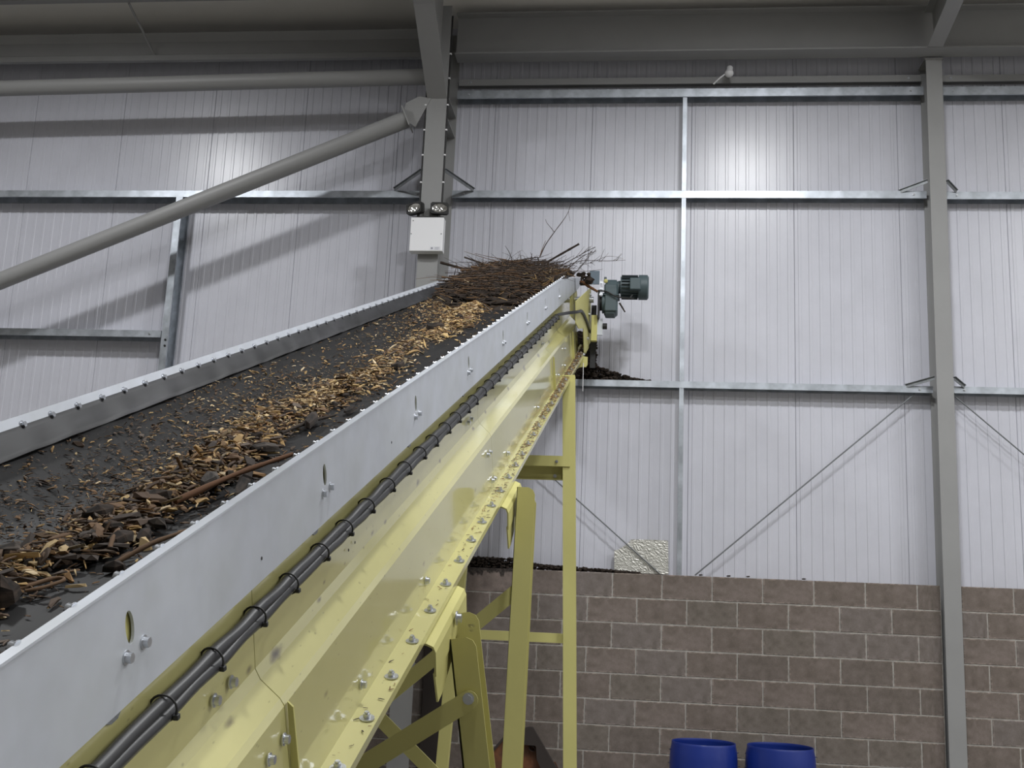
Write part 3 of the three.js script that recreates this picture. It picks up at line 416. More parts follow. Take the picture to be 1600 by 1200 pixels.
{ const t = trestle('support_trestle', 'farthest pair of cream legs joined by two cross rails');
  const flat = (x0, y0, x1, y1, w) => { const d = V3(x1 - x0, y1 - y0, 0), Ln = d.length(); d.normalize(); const s = V3(d.y, -d.x, 0); return prism(sheet([[w, -0.08], [w, 0], [0, 0], [0, -0.08]], 0.006), Ln, V3(x0, y0, 2.155), s, Z, d); };
  mesh('leg', local(flat(-0.245, 0, -0.378, 3.86, 0.093)), M.creamPlain, t); mesh('leg', local(flat(-1.235, 0, -1.06, 3.86, 0.083)), M.creamPlain, t);
  mesh('cross_rail', local(prism(sheet([[-0.09, 0], [0, 0], [0, 0.078], [0, 0.078]].slice(0, 3), 0.005).map(([a, b]) => [a, b]), 0.80, V3(-1.10, 3.165, 2.165), Z, Y, X)), M.creamPlain, t);
  mesh('cross_rail', local(merge([box(-1.08, -0.31, 3.075, 3.165, 2.07, 2.076), box(-1.08, -0.31, 3.071, 3.077, 2.07, 2.10)])), M.creamPlain, t);
  mesh('cross_rail', local(prism(sheet([[-0.06, 0.062], [0, 0.062], [0, 0]], 0.005), 0.80, V3(-1.11, 1.885, 2.10), Z, Y, X)), M.creamPlain, t);
  boltAt(t, -0.415, 3.101, 2.08, 1.2); boltAt(t, -0.40, 3.20, 2.166, 1.0);
  foot(t, -0.245, 2.155); foot(t, -1.235, 2.155);
}
// hooked brackets under the flange that carry the legs
for (const [u0, u1] of [[3.10, 3.62], [4.66, 5.12]]) {
  const hook = sheet([[-0.745, -1.36], [-0.745, -1.315], [-0.735, -1.302], [-0.700, -1.302], [-0.682, -1.31], [-0.676, -1.326], [-0.676, -1.40]], 0.006);
  const b = new THREE.Group(); b.name = numbered('leg_bracket'); conv.add(b);
  mesh('hook_plate', run(hook, u0, u1), M.creamPlain, b);
  mesh('bracket_web', prism([[u0 + 2.3, -1.39 + 1.432], [u1 + 2.3, -1.39 + 1.432], [u0 + 2.3 + 0.10, -1.50 + 1.432], [u0 + 2.3 + 0.04, -1.50 + 1.432]], 0.006, V3(-0.680 + 1.29, 0, 0), nZ, Y, X), M.creamPlain, b);
  mesh('bracket_beam', run([[-1.86, -1.30], [-0.745, -1.30], [-0.745, -1.365], [-1.86, -1.365]], u0 + 0.05, u0 + 0.11), M.creamPlain, b);
}
{ const b = new THREE.Group(); b.name = numbered('leg_bracket'); conv.add(b); // end bracket with pin and hanging wire
  mesh('bracket_plate', local(prism([[0, 0], [0.05, 0.0], [0.062, 0.02], [0.062, 0.09], [0.0, 0.10], [-0.07, 0.02], [-0.11, -0.07]], 0.012, V3(-0.312, 4.205, 0.86), X, Y, Z)), M.creamPlain, b); boltAt(b, -0.288, 4.315, 0.87, 1.4, Y);
  mesh('hanging_wire', local(cyl(V3(-0.286, 4.24, 0.875), V3(-0.284, 3.99, 0.87), 0.003, 6)), M.white, b); }
// ---- cable strapped along the frame
{ const g = group('conveyor_cable', ...toWorld(-2.0, -0.815, -0.815).toArray()); tag(g, 'black cable bundle strapped along the conveyor frame below the silver plate', 'cable');
  const o = g.position, rel = (u, v, w) => toWorld(u, v, w).sub(o);
  for (const [dv, dw, r, ph] of [[0, 0.004, 0.0125, 0], [0.004, -0.014, 0.0125, 1.3], [-0.006, -0.004, 0.009, 2.2]]) {
    const P = []; for (let u = -2.0; u <= 8.45; u += 0.11) P.push(rel(u, -0.815 + dv + 0.001 * Math.sin(u * 7 + ph), -0.812 + dw + 0.0025 * Math.sin(u * 25 + ph * 2)));
    if (dw === 0.004) P.push(rel(8.58, -0.76, -0.812), rel(8.72, -0.692, -0.815), rel(9.15, -0.688, -0.85), rel(9.7, -0.688, -0.98), rel(10.2, -0.688, -1.14));
    mesh('sheath', new THREE.TubeGeometry(new THREE.CatmullRomCurve3(P), 420, r, 8, false), M.blackCable, g); }
  const tie = merge([new THREE.TorusGeometry(0.0235, 0.0022, 6, 20), new RoundedBoxGeometry(0.010, 0.010, 0.012, 1, 0.002).translate(0.022, -0.014, 0)]);
  for (let u = 1.62 - 0.215 * 8; u < 8.45; u += 0.215) { const m = mesh('cable_tie', tie, M.black, g); m.position.copy(rel(u + rr(-0.02, 0.02), -0.815, -0.816)); m.quaternion.copy(conv.quaternion); m.rotateY(rr(-0.15, 0.15)); }
}
// ---- gear motor at the head
{ const g = group('gear_motor', -0.075, 4.81, 0.42); tag(g, 'grey green gear motor mounted beside the conveyor head', 'motor');
  // gearbox: upper barrel, lower case, feet
  mesh('gearbox', merge([cyl(V3(-0.045, 0.235, 0), V3(0.055, 0.235, 0), 0.088, 24), cyl(V3(0.055, 0.235, 0), V3(0.075, 0.235, 0), 0.075, 24), chamfer(0.125, 0.27, 0.20, 0.014).translate(0.005, 0.13, 0), chamfer(0.095, 0.05, 0.16, 0.008).translate(0.0, 0.002, 0), chamfer(0.15, 0.012, 0.21, 0.004).translate(0.01, 0.155, 0), cyl(V3(-0.075, 0.10, 0), V3(-0.05, 0.10, 0), 0.095, 24), cyl(V3(-0.05, 0.31, 0.05), V3(-0.05, 0.335, 0.05), 0.012, 10)]), M.motor, g);
  mesh('flange_plate', merge([box(-0.115, -0.098, -0.06, 0.20, -0.10, 0.10), cyl(V3(-0.098, 0.10, 0), V3(-0.07, 0.10, 0), 0.07, 20)]), M.black, g);
  for (const [y, z] of [[0.265, 0.102], [0.21, 0.102], [0.155, 0.104]]) { const b = mesh('bolt', boltSmall, M.zinc, g); b.position.set(-0.085, y, z); b.rotation.x = Math.PI / 2; b.scale.setScalar(1.4); }
  const cap = mesh('filler_cap', new THREE.SphereGeometry(0.020, 14, 10).scale(1, 1, 0.6), M.creamPlain, g); cap.position.set(-0.045, 0.285, 0.095);
  const mot = mesh('motor_casing', merge([cyl(V3(0.09, 0.255, 0), V3(0.255, 0.255, 0), 0.098, 28), cyl(V3(0.255, 0.255, 0), V3(0.335, 0.255, 0), 0.116, 28), cyl(V3(0.335, 0.255, 0), V3(0.348, 0.255, 0), 0.116, 28, 0.098), cyl(V3(0.07, 0.255, 0), V3(0.10, 0.255, 0), 0.06, 20)]), M.motor, g);
  for (let i = 0; i < 22; i++) { const a = i / 22 * Math.PI * 2; const f = mesh('cooling_fin', box(0.10, 0.25, -0.0025, 0.0025, 0.096, 0.114), M.motorDark, mot); f.position.y = 0.255; f.rotation.x = a; }
  mesh('terminal_box', chamfer(0.10, 0.115, 0.05, 0.008).translate(0.225, 0.25, 0.125), M.motor, mot);
  mesh('motor_cable', tube([V3(0.20, 0.15, 0.11), V3(0.18, 0.12, 0.12), V3(0.22, 0.115, 0.12), V3(0.06, 0.13, 0.12), V3(-0.04, 0.18, 0.115), V3(-0.11, 0.19, 0.10)], 0.007, 30, 7), M.black, g);
}

// ------------------------------------------------------------------ things by the wall
{ const P = [[0, 0], [-0.006, 0.2], [0.035, 0.21], [0.115, 0.268], [0.15, 0.308], [0.33, 0.312], [0.49, 0.308], [0.497, 0.0]];
  const g = group('insulation_board', 0.012, 2.476, -0.135); tag(g, 'crinkled foil insulation board with one cut corner standing on the blockwork', 'board');
  const s = prism(P, 0.004, V3(0, 0, 0.026), X, Y, Z); mesh('foil_face', s, M.foil, g); mesh('foam_core', prism(P.map(([x, y]) => [x * 0.99, y * 0.995]), 0.026, V3(0, 0, 0), X, Y, Z), M.foam, g); g.rotation.x = -0.04; }
{ const g = group('shadow_sheet', -1.60, 0, 0.03); tag(g, 'added dark brown sheet standing for the shadow beside the portal column', 'sheet'); const q = mesh('sheet_panel', prism([[-0.10, 0], [0.10, 0], [0.105, 0.9], [0.095, 1.93], [0.03, 1.95], [-0.10, 1.94]], 0.012, V3(0, 0, 0), X, Y, Z, 0.002), M.rustDark, g); q.rotation.x = -0.01; }  // added sheet: its dark colour stands for the shaded recess beside the column
function drum(x, z, r, label) { const g = group('plastic_drum', x, 0, z); tag(g, label, 'drum');
  mesh('body', new THREE.LatheGeometry([[0, 0.01], [r * 0.9, 0], [r * 0.99, 0.03], [r * 1.03, 0.12], [r * 1.03, 0.34], [r * 1.045, 0.36], [r * 1.045, 0.40], [r * 1.03, 0.42], [r * 1.04, 0.70], [r * 1.055, 0.73], [r * 1.055, 0.77], [r * 1.04, 0.80], [r * 1.04, 0.94], [r * 1.02, 1.01], [r * 0.985, 1.055], [r * 0.985, 1.075], [r * 0.955, 1.075], [r * 0.955, 1.05], [r * 0.99, 1.0], [r * 1.0, 0.9], [r * 0.98, 0.06], [0, 0.05]].map(p => new THREE.Vector2(...p)), 48), M.blue, g);
  for (const s of [-1, 1]) { const h = mesh('wire_handle', new THREE.TorusGeometry(0.055, 0.004, 6, 18, Math.PI * 1.1), M.zinc, g); h.position.set(s * (r * 1.05), 0.95, 0.03); h.rotation.set(0, Math.PI / 2 + 0.5 * s, -Math.PI / 2 - 0.3); }
  const inn = mesh('contents', new THREE.CylinderGeometry(r * 0.96, r * 0.96, 0.02, 30), M.humus, g); inn.position.y = 0.86; }
drum(0.805, 0.45, 0.272, 'open blue plastic drum against the blockwork, nearer the conveyor');
drum(1.440, 0.45, 0.278, 'open blue plastic drum against the blockwork, nearer the slim column');
{ const g = group('steel_hopper', -0.70, 0, 0.42); tag(g, 'rusty brown steel hopper standing behind the conveyor legs', 'hopper');
  mesh('rusty_plate', prism([[-0.30, 0], [0.62, 0], [0.24, 0.80], [0.06, 0.98], [-0.18, 1.01], [-0.29, 0.90]], 0.02, V3(0, 0, 0), X, Y, Z), M.rust, g);
  mesh('side_channel', prism([[0.02, 1.12], [0.055, 1.12], [0.27, 0.80], [0.72, 0.0], [0.55, 0.0], [0.10, 0.86], [0.09, 0.97], [-0.05, 0.975], [-0.05, 1.10]], 0.05, V3(0, 0, 0.02), X, Y, Z, 0, [[0.055, 0.945, 0.028, 0.018, -0.6]]), M.rustDark, g);
  mesh('edge_bar', bar(V3(-0.30, 0.885, 0.03), V3(-0.18, 1.03, 0.03), 0.02, 0.016, Z), M.rustDark, g); mesh('edge_bar', bar(V3(-0.30, 0.0, 0.03), V3(-0.30, 0.89, 0.03), 0.02, 0.016, Z), M.rustDark, g);
  mesh('bottom_pan', box(-0.30, 0.62, 0.0, 0.02, -0.30, 0.0), M.rust, g); mesh('back_plate', prism([[-0.30, 0], [0.62, 0], [0.24, 0.80], [-0.29, 0.80]], 0.015, V3(0, 0, -0.3), X, Y, Z), M.rust, g); }

// ------------------------------------------------------------------ bark and chips
// chips: bevelled slivers of several forms
function chipGeo(lx, ly, lz) { const P = []; for (const sx of [-1, 1]) { const k = rr(0.35, 1), o = rr(-0.2, 0.2); P.push(V3(sx * lx / 2, -ly / 2, -lz / 2 * k + o * lz), V3(sx * lx / 2, -ly / 2, lz / 2 * k + o * lz), V3(sx * lx / 2 * rr(0.7, 1), ly / 2 * rr(0.3, 1), (o + rr(-0.2, 0.2)) * lz)); } P.push(V3(rr(-0.2, 0.2) * lx, ly / 2, -lz / 2), V3(rr(-0.2, 0.2) * lx, ly * 0.4, lz / 2), V3(0, -ly * 0.6, 0)); return boxUV(new ConvexGeometry(P)); }
const chipForms = [chipGeo(1, 0.10, 0.22), chipGeo(1, 0.10, 0.32), chipGeo(1, 0.12, 0.15), chipGeo(1, 0.14, 0.5), chipGeo(1, 0.08, 0.11), chipGeo(1, 0.12, 0.26)];
const PALE = [[0.46, 0.315, 0.135], [0.52, 0.385, 0.205], [0.38, 0.245, 0.10], [0.34, 0.215, 0.09], [0.56, 0.44, 0.275]], MID = [[0.20, 0.115, 0.05], [0.15, 0.085, 0.04], [0.24, 0.135, 0.055]], DARK = [[0.07, 0.045, 0.03], [0.045, 0.032, 0.025], [0.10, 0.06, 0.035], [0.12, 0.09, 0.07]];
const pick = a => a[Math.floor(R() * a.length)];
const beltW = v => -0.72 + Math.max(0, Math.abs(v + 1.29) - 0.20) * 0.30;
const gauss = () => (R() + R() + R() + R() - 2) * 1.0;
// how the load lies: dense ridge a little left of the visible near edge, thin scatter on the far wing
function dens(u) { const c = [[1.9, 0.5, 0.7], [2.55, 0.40, 1.35], [3.1, 0.35, 1.1], [3.75, 0.5, 1.3], [4.25, 0.35, 1.0], [4.8, 0.4, 0.35], [5.6, 0.6, 0.25], [6.6, 0.7, 0.55], [7.5, 0.6, 1.0], [8.3, 0.6, 1.25], [9.0, 0.6, 1.2]]; let s = 0.05; for (const [m, w, a] of c) s += a * Math.exp(-((u - m) ** 2) / (w * w)); return s; }
function ridgeV(u) { return -1.255 - 0.02 * (u - 2) / 2 - (u > 6 ? 0.03 * (u - 6) : 0) + 0.03 * Math.sin(u * 3.1); }
function chipSpot() { for (;;) { const u = rr(1.3, 9.6); if (R() * 1.6 > dens(u)) continue; const t = R(); let v, ridge = 0; if (t < 0.44) { v = ridgeV(u) + gauss() * 0.095; ridge = 1; } else if (t < 0.97) { v = ridgeV(u) - 0.04 - Math.abs(gauss()) * 0.42; } else v = ridgeV(u) + 0.08 + R() * 0.16; if (v < -1.70 || v > -0.9) continue; const h = ridge ? 0.040 * Math.min(1, dens(u)) * Math.exp(-(((v - ridgeV(u)) / 0.10) ** 2)) * R() : 0; return [u, v, h, ridge]; } }
const mtx = new THREE.Matrix4(), qq = new THREE.Quaternion(), ee = new THREE.Euler();
function chipMatrix(u, v, h, len) { ee.set(rr(-0.35, 0.35) + (R() < 0.15 ? rr(-1, 1) : 0), rr(0, 6.28), rr(-0.3, 0.3)); qq.setFromEuler(ee); const q = conv.quaternion.clone().multiply(qq); const p = toWorld(u, v, beltW(v) + 0.005 + h + len * 0.05); return [p, q]; }
{ // uncounted chips on the belt
  const N = 21000, per = []; for (let i = 0; i < chipForms.length; i++) per.push([]);
  for (let i = 0; i < N; i++) { const [u, v, h, ridge] = chipSpot(); const far = Math.min(1, Math.max(0, (u - 4) / 5)); const nearK = ridge && u < 3.3 ? 1.3 : 1; const len = nearK * (ridge ? 0.010 + 0.030 * R() ** 1.8 : 0.005 + 0.018 * R() ** 1.8) * (1 + 0.35 * far) * (R() < 0.10 ? 1.7 : 1); const dk = R(); const nearP = Math.max(0, Math.min(1, (u - 2.4) / 1.6)), pale = 0.14 + 0.30 * nearP + (ridge ? 0.06 : -0.08); const tone = dk < pale ? pick(PALE) : dk < pale + 0.30 ? pick(MID) : pick(DARK); per[Math.floor(R() * chipForms.length)].push([u, v, h, len, tone]); }
  const g = group('wood_chips'); tag(g, 'scatter of pale and brown wood chips along the black belt', 'wood chips', null, 'stuff');
  per.forEach((list, k) => { const im = new THREE.InstancedMesh(chipForms[k], M.chip, list.length); im.name = numbered('chip_scatter'); im.userData.kind = 'stuff'; shadow(im); list.forEach(([u, v, h, len, tone], i) => { const [p, q] = chipMatrix(u, v, h, len); mtx.compose(p, q, V3(len, len * 1.1, len)); im.setMatrixAt(i, mtx); const b = rr(0.75, 1.15); im.setColorAt(i, new THREE.Color().setRGB(tone[0] * b, tone[1] * b, tone[2] * b)); }); g.add(im); });
}
{ // the larger chips one by one
  const mats = [...PALE, ...MID].map(c => std({ color: lin(...c), roughness: 0.85, map: tBark })); const protos = chipForms.map((g, i) => new THREE.Mesh(g, mats[0]));
  for (let i = 0; i < 230; i++) { let s; do { s = chipSpot(); } while (!s[3] || s[0] > 5.6 && R() < 0.8); const [u, v, h] = s, len = rr(0.030, 0.060); const [p, q] = chipMatrix(u, v, h + 0.012 * dens(u) * R(), len); const c = pick(protos).clone(); c.material = pick(mats); c.name = numbered('wood_chip'); c.position.copy(p); c.quaternion.copy(q); c.scale.set(len, len * 0.9, len * 0.75); shadow(c); scene.add(c); const tone = mats.indexOf(c.material) < 5 ? 'pale' : 'brown', zone = u < 2.9 ? 'in the near cluster beside the bark flakes' : u < 5 ? 'in the ridge at mid belt' : 'far up the belt below the brushwood'; tag(c, `larger ${tone} wood chip ${zone}`, 'wood chip', `larger ${tone} chips ${zone}`); }
}
// bark slabs and sticks on the belt
function slab(lx, lz, th) { const P = []; const n = 9; for (let i = 0; i < n; i++) { const a = i / n * Math.PI * 2, r = rr(0.75, 1.1); P.push(V3(Math.cos(a) * lx / 2 * r, rr(-0.3, 0.3) * th, Math.sin(a) * lz / 2 * r)); P.push(V3(Math.cos(a) * lx / 2 * r * 0.9, th * rr(0.5, 1), Math.sin(a) * lz / 2 * r * 0.8)); } P.push(V3(0, th * 1.3, 0)); return boxUV(new ConvexGeometry(P)); }
for (const [u, v, h, lx, lz, th, ry, m, lab] of [
  [2.63, -1.150, 0.03, 0.16, 0.055, 0.022, 1.9, 'barkGrey', 'grey bark slab lying along the stick on the near belt'],
  [2.45, -1.215, 0.03, 0.09, 0.05, 0.02, 0.7, 'bark', 'dark bark flake on the ridge of chips beside the stick'],
  [2.66, -1.075, 0.014, 0.36, 0.035, 0.018, 1.83, 'bark', 'long black bark strip under the orange brown stick'],
  [3.50, -1.165, 0.02, 0.22, 0.045, 0.022, 1.75, 'bark', 'long black strip of bark beyond the stick'],
  [3.74, -1.105, 0.012, 0.10, 0.03, 0.014, 1.5, 'bark', 'small dark bark strip close to the side plate bolts'],
  [3.05, -1.16, 0.02, 0.10, 0.07, 0.02, 0.4, 'barkGrey', 'broad bark flake among the pale chips at mid belt'],
  [2.04, -1.325, 0.012, 0.085, 0.055, 0.026, 0.6, 'barkGrey', 'pale grey bark lump at the left edge of the picture'],
  [1.80, -1.20, 0.012, 0.07, 0.05, 0.04, 0.2, 'bark', 'black bark lump nearest the camera on the belt'],
  [2.16, -1.16, 0.012, 0.085, 0.05, 0.022, 1.2, 'bark', 'dark bark piece below the near ridge of chips'],
  [2.00, -1.085, 0.008, 0.05, 0.035, 0.015, 0.3, 'bark', 'crumbled dark bark under the short twig'],
  [2.30, -1.28, 0.03, 0.10, 0.05, 0.02, 0.9, 'bark', 'brown bark flake on the top of the near ridge'],
  [6.45, -1.36, 0.012, 0.14, 0.06, 0.03, 0.9, 'bark', 'lone dark bark piece far up the belt before the brushwood'],
  [6.9, -1.30, 0.02, 0.10, 0.05, 0.03, 2.2, 'bark', 'dark bark scrap below the brushwood heap'],
  [4.85, -1.20, 0.01, 0.12, 0.04, 0.02, 1.3, 'bark', 'dark bark scrap on the bare stretch of belt']]) {
  const b = mesh('bark_piece', slab(lx, lz, th), M[m]); b.position.copy(toWorld(u, v, beltW(v) + h)); b.quaternion.copy(conv.quaternion); b.rotateY(ry); b.rotateX(rr(-0.2, 0.2)); tag(b, lab, 'bark'); }
for (const [a, b, r0, r1, m, lab] of [
  [[2.42, -1.150, 0.035], [2.87, -1.015, 0.03], 0.009, 0.006, 'barkRed', 'long orange brown stick lying against the near side plate bolts'],
  [[2.03, -1.10, 0.012], [2.20, -1.02, 0.012], 0.006, 0.005, 'twigBrown', 'short brown twig pointing at the side plate'],
  [[2.09, -1.145, 0.02], [2.20, -1.18, 0.03], 0.006, 0.004, 'twigBrown', 'stubby brown twig leaning on the near bark'],
  [[3.30, -1.20, 0.02], [3.62, -1.12, 0.02], 0.006, 0.004, 'bark', 'thin dark stick under the long bark strip']]) {
  const A = toWorld(a[0], a[1], beltW(a[1]) + a[2]), B = toWorld(b[0], b[1], beltW(b[1]) + b[2]), mid = A.clone().lerp(B, 0.5).add(V3(0, 0.006, 0.004)); tag(mesh('stick', twig([A, mid, B], r0, r1, 7, 12), M[m]), lab, 'stick'); }
{ const P = [[1.80, -1.23], [1.86, -1.20], [1.92, -1.165], [1.915, -1.145], [1.86, -1.165], [1.845, -1.185]].map(([u, v]) => toWorld(u, v, -0.705)); tag(mesh('stick', twig(P, 0.005, 0.004, 6, 24), M.twigBrown), 'curled twig loop near the left edge of the picture', 'stick'); }

{ // dark bark flakes mixed into the near ridge
  const forms = [slab(0.07, 0.035, 0.012), slab(0.05, 0.035, 0.014), slab(0.09, 0.03, 0.010), slab(0.06, 0.045, 0.010)], mats = [M.bark, M.bark, M.barkGrey, M.twigBrown];
  for (let i = 0; i < 54; i++) { const u = i < 40 ? rr(1.95, 3.2) : rr(3.3, 4.3), v = ridgeV(u) + gauss() * 0.075 + 0.02; const b = mesh('bark_flake', pick(forms), pick(mats)); b.position.copy(toWorld(u, v, beltW(v) + rr(0.008, 0.035))); b.quaternion.copy(conv.quaternion); b.rotateY(rr(0, 6.28)); b.rotateX(rr(-0.4, 0.4)); b.rotateZ(rr(-0.3, 0.3)); b.scale.setScalar(rr(0.6, 1.15)); tag(b, i < 40 ? 'bark flake among the chips nearest the camera' : 'bark flake among the chips at mid belt', 'bark flake', i < 40 ? 'bark flakes in the nearest chips' : 'bark flakes at mid belt'); } }
// brushwood heaped at the head
{ const P = [], I = [], nu = 46, nv = 26; // dark fine mass under the twigs
  for (let i = 0; i <= nu; i++) for (let j = 0; j <= nv; j++) { const u = 7.6 + 2.8 * i / nu, k = j / nv * 2 - 1, v = -1.29 + 0.44 * k; const a = Math.max(0, 1 - ((u - 9.55) / (u < 9.55 ? 1.75 : 1.3)) ** 2), b = Math.max(0, 1 - 0.75 * k * k); const h = 0.20 * a * b * (0.65 + 0.7 * fbm(u * 3, v * 6, 201, 64, 4)); const p = toWorld(u, v, beltW(v) - 0.004 + h); P.push(p.x, p.y, p.z); }
  for (let i = 0; i < nu; i++) for (let j = 0; j < nv; j++) { const a = i * (nv + 1) + j; I.push(a, a + nv + 1, a + 1, a + 1, a + nv + 1, a + nv + 2); }
  const g = new THREE.BufferGeometry(); g.setAttribute('position', new THREE.Float32BufferAttribute(P, 3)); g.setIndex(I); g.computeVertexNormals(); g.setAttribute('uv', new THREE.Float32BufferAttribute(new Float32Array(P.length / 3 * 2), 2));
  const clods = [clean(g.toNonIndexed())]; const heapTop = (u, v) => { const k = (v + 1.29) / 0.44, a = Math.max(0, 1 - ((u - 9.55) / (u < 9.55 ? 1.75 : 1.3)) ** 2), b = Math.max(0, 1 - 0.75 * k * k); return beltW(v) + 0.20 * a * b; };
  for (let i = 0; i < 420; i++) { const u = rr(7.8, 10.4), v = rr(-1.70, -0.88); const c = clod(rr(0.012, 0.04), rr(0.8, 2.2), rr(0.4, 0.9), rr(0.8, 1.4)); c.rotateY(rr(0, 6)); const p = toWorld(u, v, heapTop(u, v) + 0.004); c.translate(p.x, p.y, p.z); clods.push(clean(c)); }
  tag(mesh('bark_heap', mergeGeometries(clods), M.humus), 'dark mass of bark and leaf litter heaped at the conveyor head', 'bark heap', null, 'stuff');
  const fine = { twig: [], twigBrown: [] };
  const litter = []; for (let i = 0; i < 1900; i++) { const u = 7.5 + 2.85 * Math.sqrt(R()), v = rr(-1.72, -0.86); litter.push([u, v, heapTop(u, v) + rr(0.0, 0.04)]); }
  const im = new THREE.InstancedMesh(chipForms[2], M.chip, litter.length); im.name = numbered('heap_litter'); shadow(im);
  litter.forEach(([u, v, w], i) => { ee.set(rr(-0.7, 0.7), rr(0, 6.28), rr(-0.6, 0.6)); qq.setFromEuler(ee); const l = rr(0.02, 0.09) * (R() < 0.12 ? 2 : 1); mtx.compose(toWorld(u, v, w), qq, V3(l, l * 0.5, l * 0.45)); im.setMatrixAt(i, mtx); const c = R() < 0.13 ? pick(PALE) : R() < 0.5 ? pick(MID) : pick(DARK), b = rr(0.5, 1); im.setColorAt(i, new THREE.Color().setRGB(c[0] * b, c[1] * b, c[2] * b)); }); scene.add(im); tag(im, 'brown splinters and bark strips mixed into the brushwood heap', 'splinters', null, 'stuff');
  for (let i = 0; i < 560; i++) { const u = 7.9 + 2.3 * R() ** 0.8, v = rr(-1.74, -1.02), w = heapTop(u, v) + rr(-0.02, 0.085) * Math.min(1, 0.25 + (u - 7.9) / 1.5); const p = toWorld(u, v, w); const l = rr(0.08, 0.34), az = R() < 0.65 ? gauss() * 0.6 : rr(0, 3.14), el = gauss() * 0.22 + 0.05; const d = V3(Math.cos(az) * Math.cos(el), Math.sin(el), Math.sin(az) * Math.cos(el)); const q = p.clone().addScaledVector(d, l), m = p.clone().addScaledVector(d, l * 0.5).add(V3(gauss() * 0.015, gauss() * 0.02 + 0.005, gauss() * 0.015)); const r = rr(0.0012, 0.0042); fine[R() < 0.7 ? 'twig' : 'twigBrown'].push(twig([p, m, q], r, r * 0.4, 4, 5)); }
  for (let i = 0; i < 46; i++) { const st = pick([[[-0.52, 5.13, 0.85], [-0.27, 5.28, 0.85]], [[-0.42, 5.15, 0.84], [0.0, 5.195, 0.82]], [[-0.45, 5.10, 0.86], [-0.22, 5.26, 0.86]], [[-0.42, 5.03, 0.85], [-0.26, 5.24, 0.85]], [[-0.62, 5.14, 0.85], [-0.40, 5.10, 0.86]]]), A = V3(...st[0]).lerp(V3(...st[1]), R()), l = rr(0.04, 0.13), a = rr(0.0, 1.3) * (R() < 0.8 ? 1 : -0.6), d = V3(Math.cos(a), Math.sin(a), rr(-0.3, 0.3)); fine.twig.push(twig([A, A.clone().addScaledVector(d, l * 0.5).add(V3(0, rr(-0.012, 0.012), 0)), A.clone().addScaledVector(d, l)], 0.0022, 0.0009, 4, 5)); }
  for (let i = 0; i < 170; i++) { const u = 8.1 + 1.9 * R() ** 0.8, v = rr(-1.62, -1.04), w = heapTop(u, v) + rr(0.005, 0.06), p = toWorld(u, v, w), l = rr(0.15, 0.45), az = gauss() * 0.7, el = gauss() * 0.14, d = V3(Math.cos(az) * Math.cos(el), Math.sin(el), Math.sin(az) * Math.cos(el)); const a = p.clone().addScaledVector(d, -l / 2), q = p.clone().addScaledVector(d, l / 2), m = p.clone().add(V3(gauss() * 0.01, 0.012 + gauss() * 0.01, gauss() * 0.01)); if (Math.max(a.x, q.x) > -0.60 || Math.min(a.x, q.x) < -1.52) continue; const r = rr(0.003, 0.0075); fine[R() < 0.6 ? 'twig' : 'twigBrown'].push(twig([a, m, q], r, r * 0.6, 5, 6)); }
  for (const k of Object.keys(fine)) tag(mesh('twig_tangle', merge(fine[k]), M[k]), k === 'twig' ? 'tangle of thin dark twigs over the brushwood heap' : 'tangle of thin brown twigs within the brushwood heap', 'twigs', null, 'stuff');
}
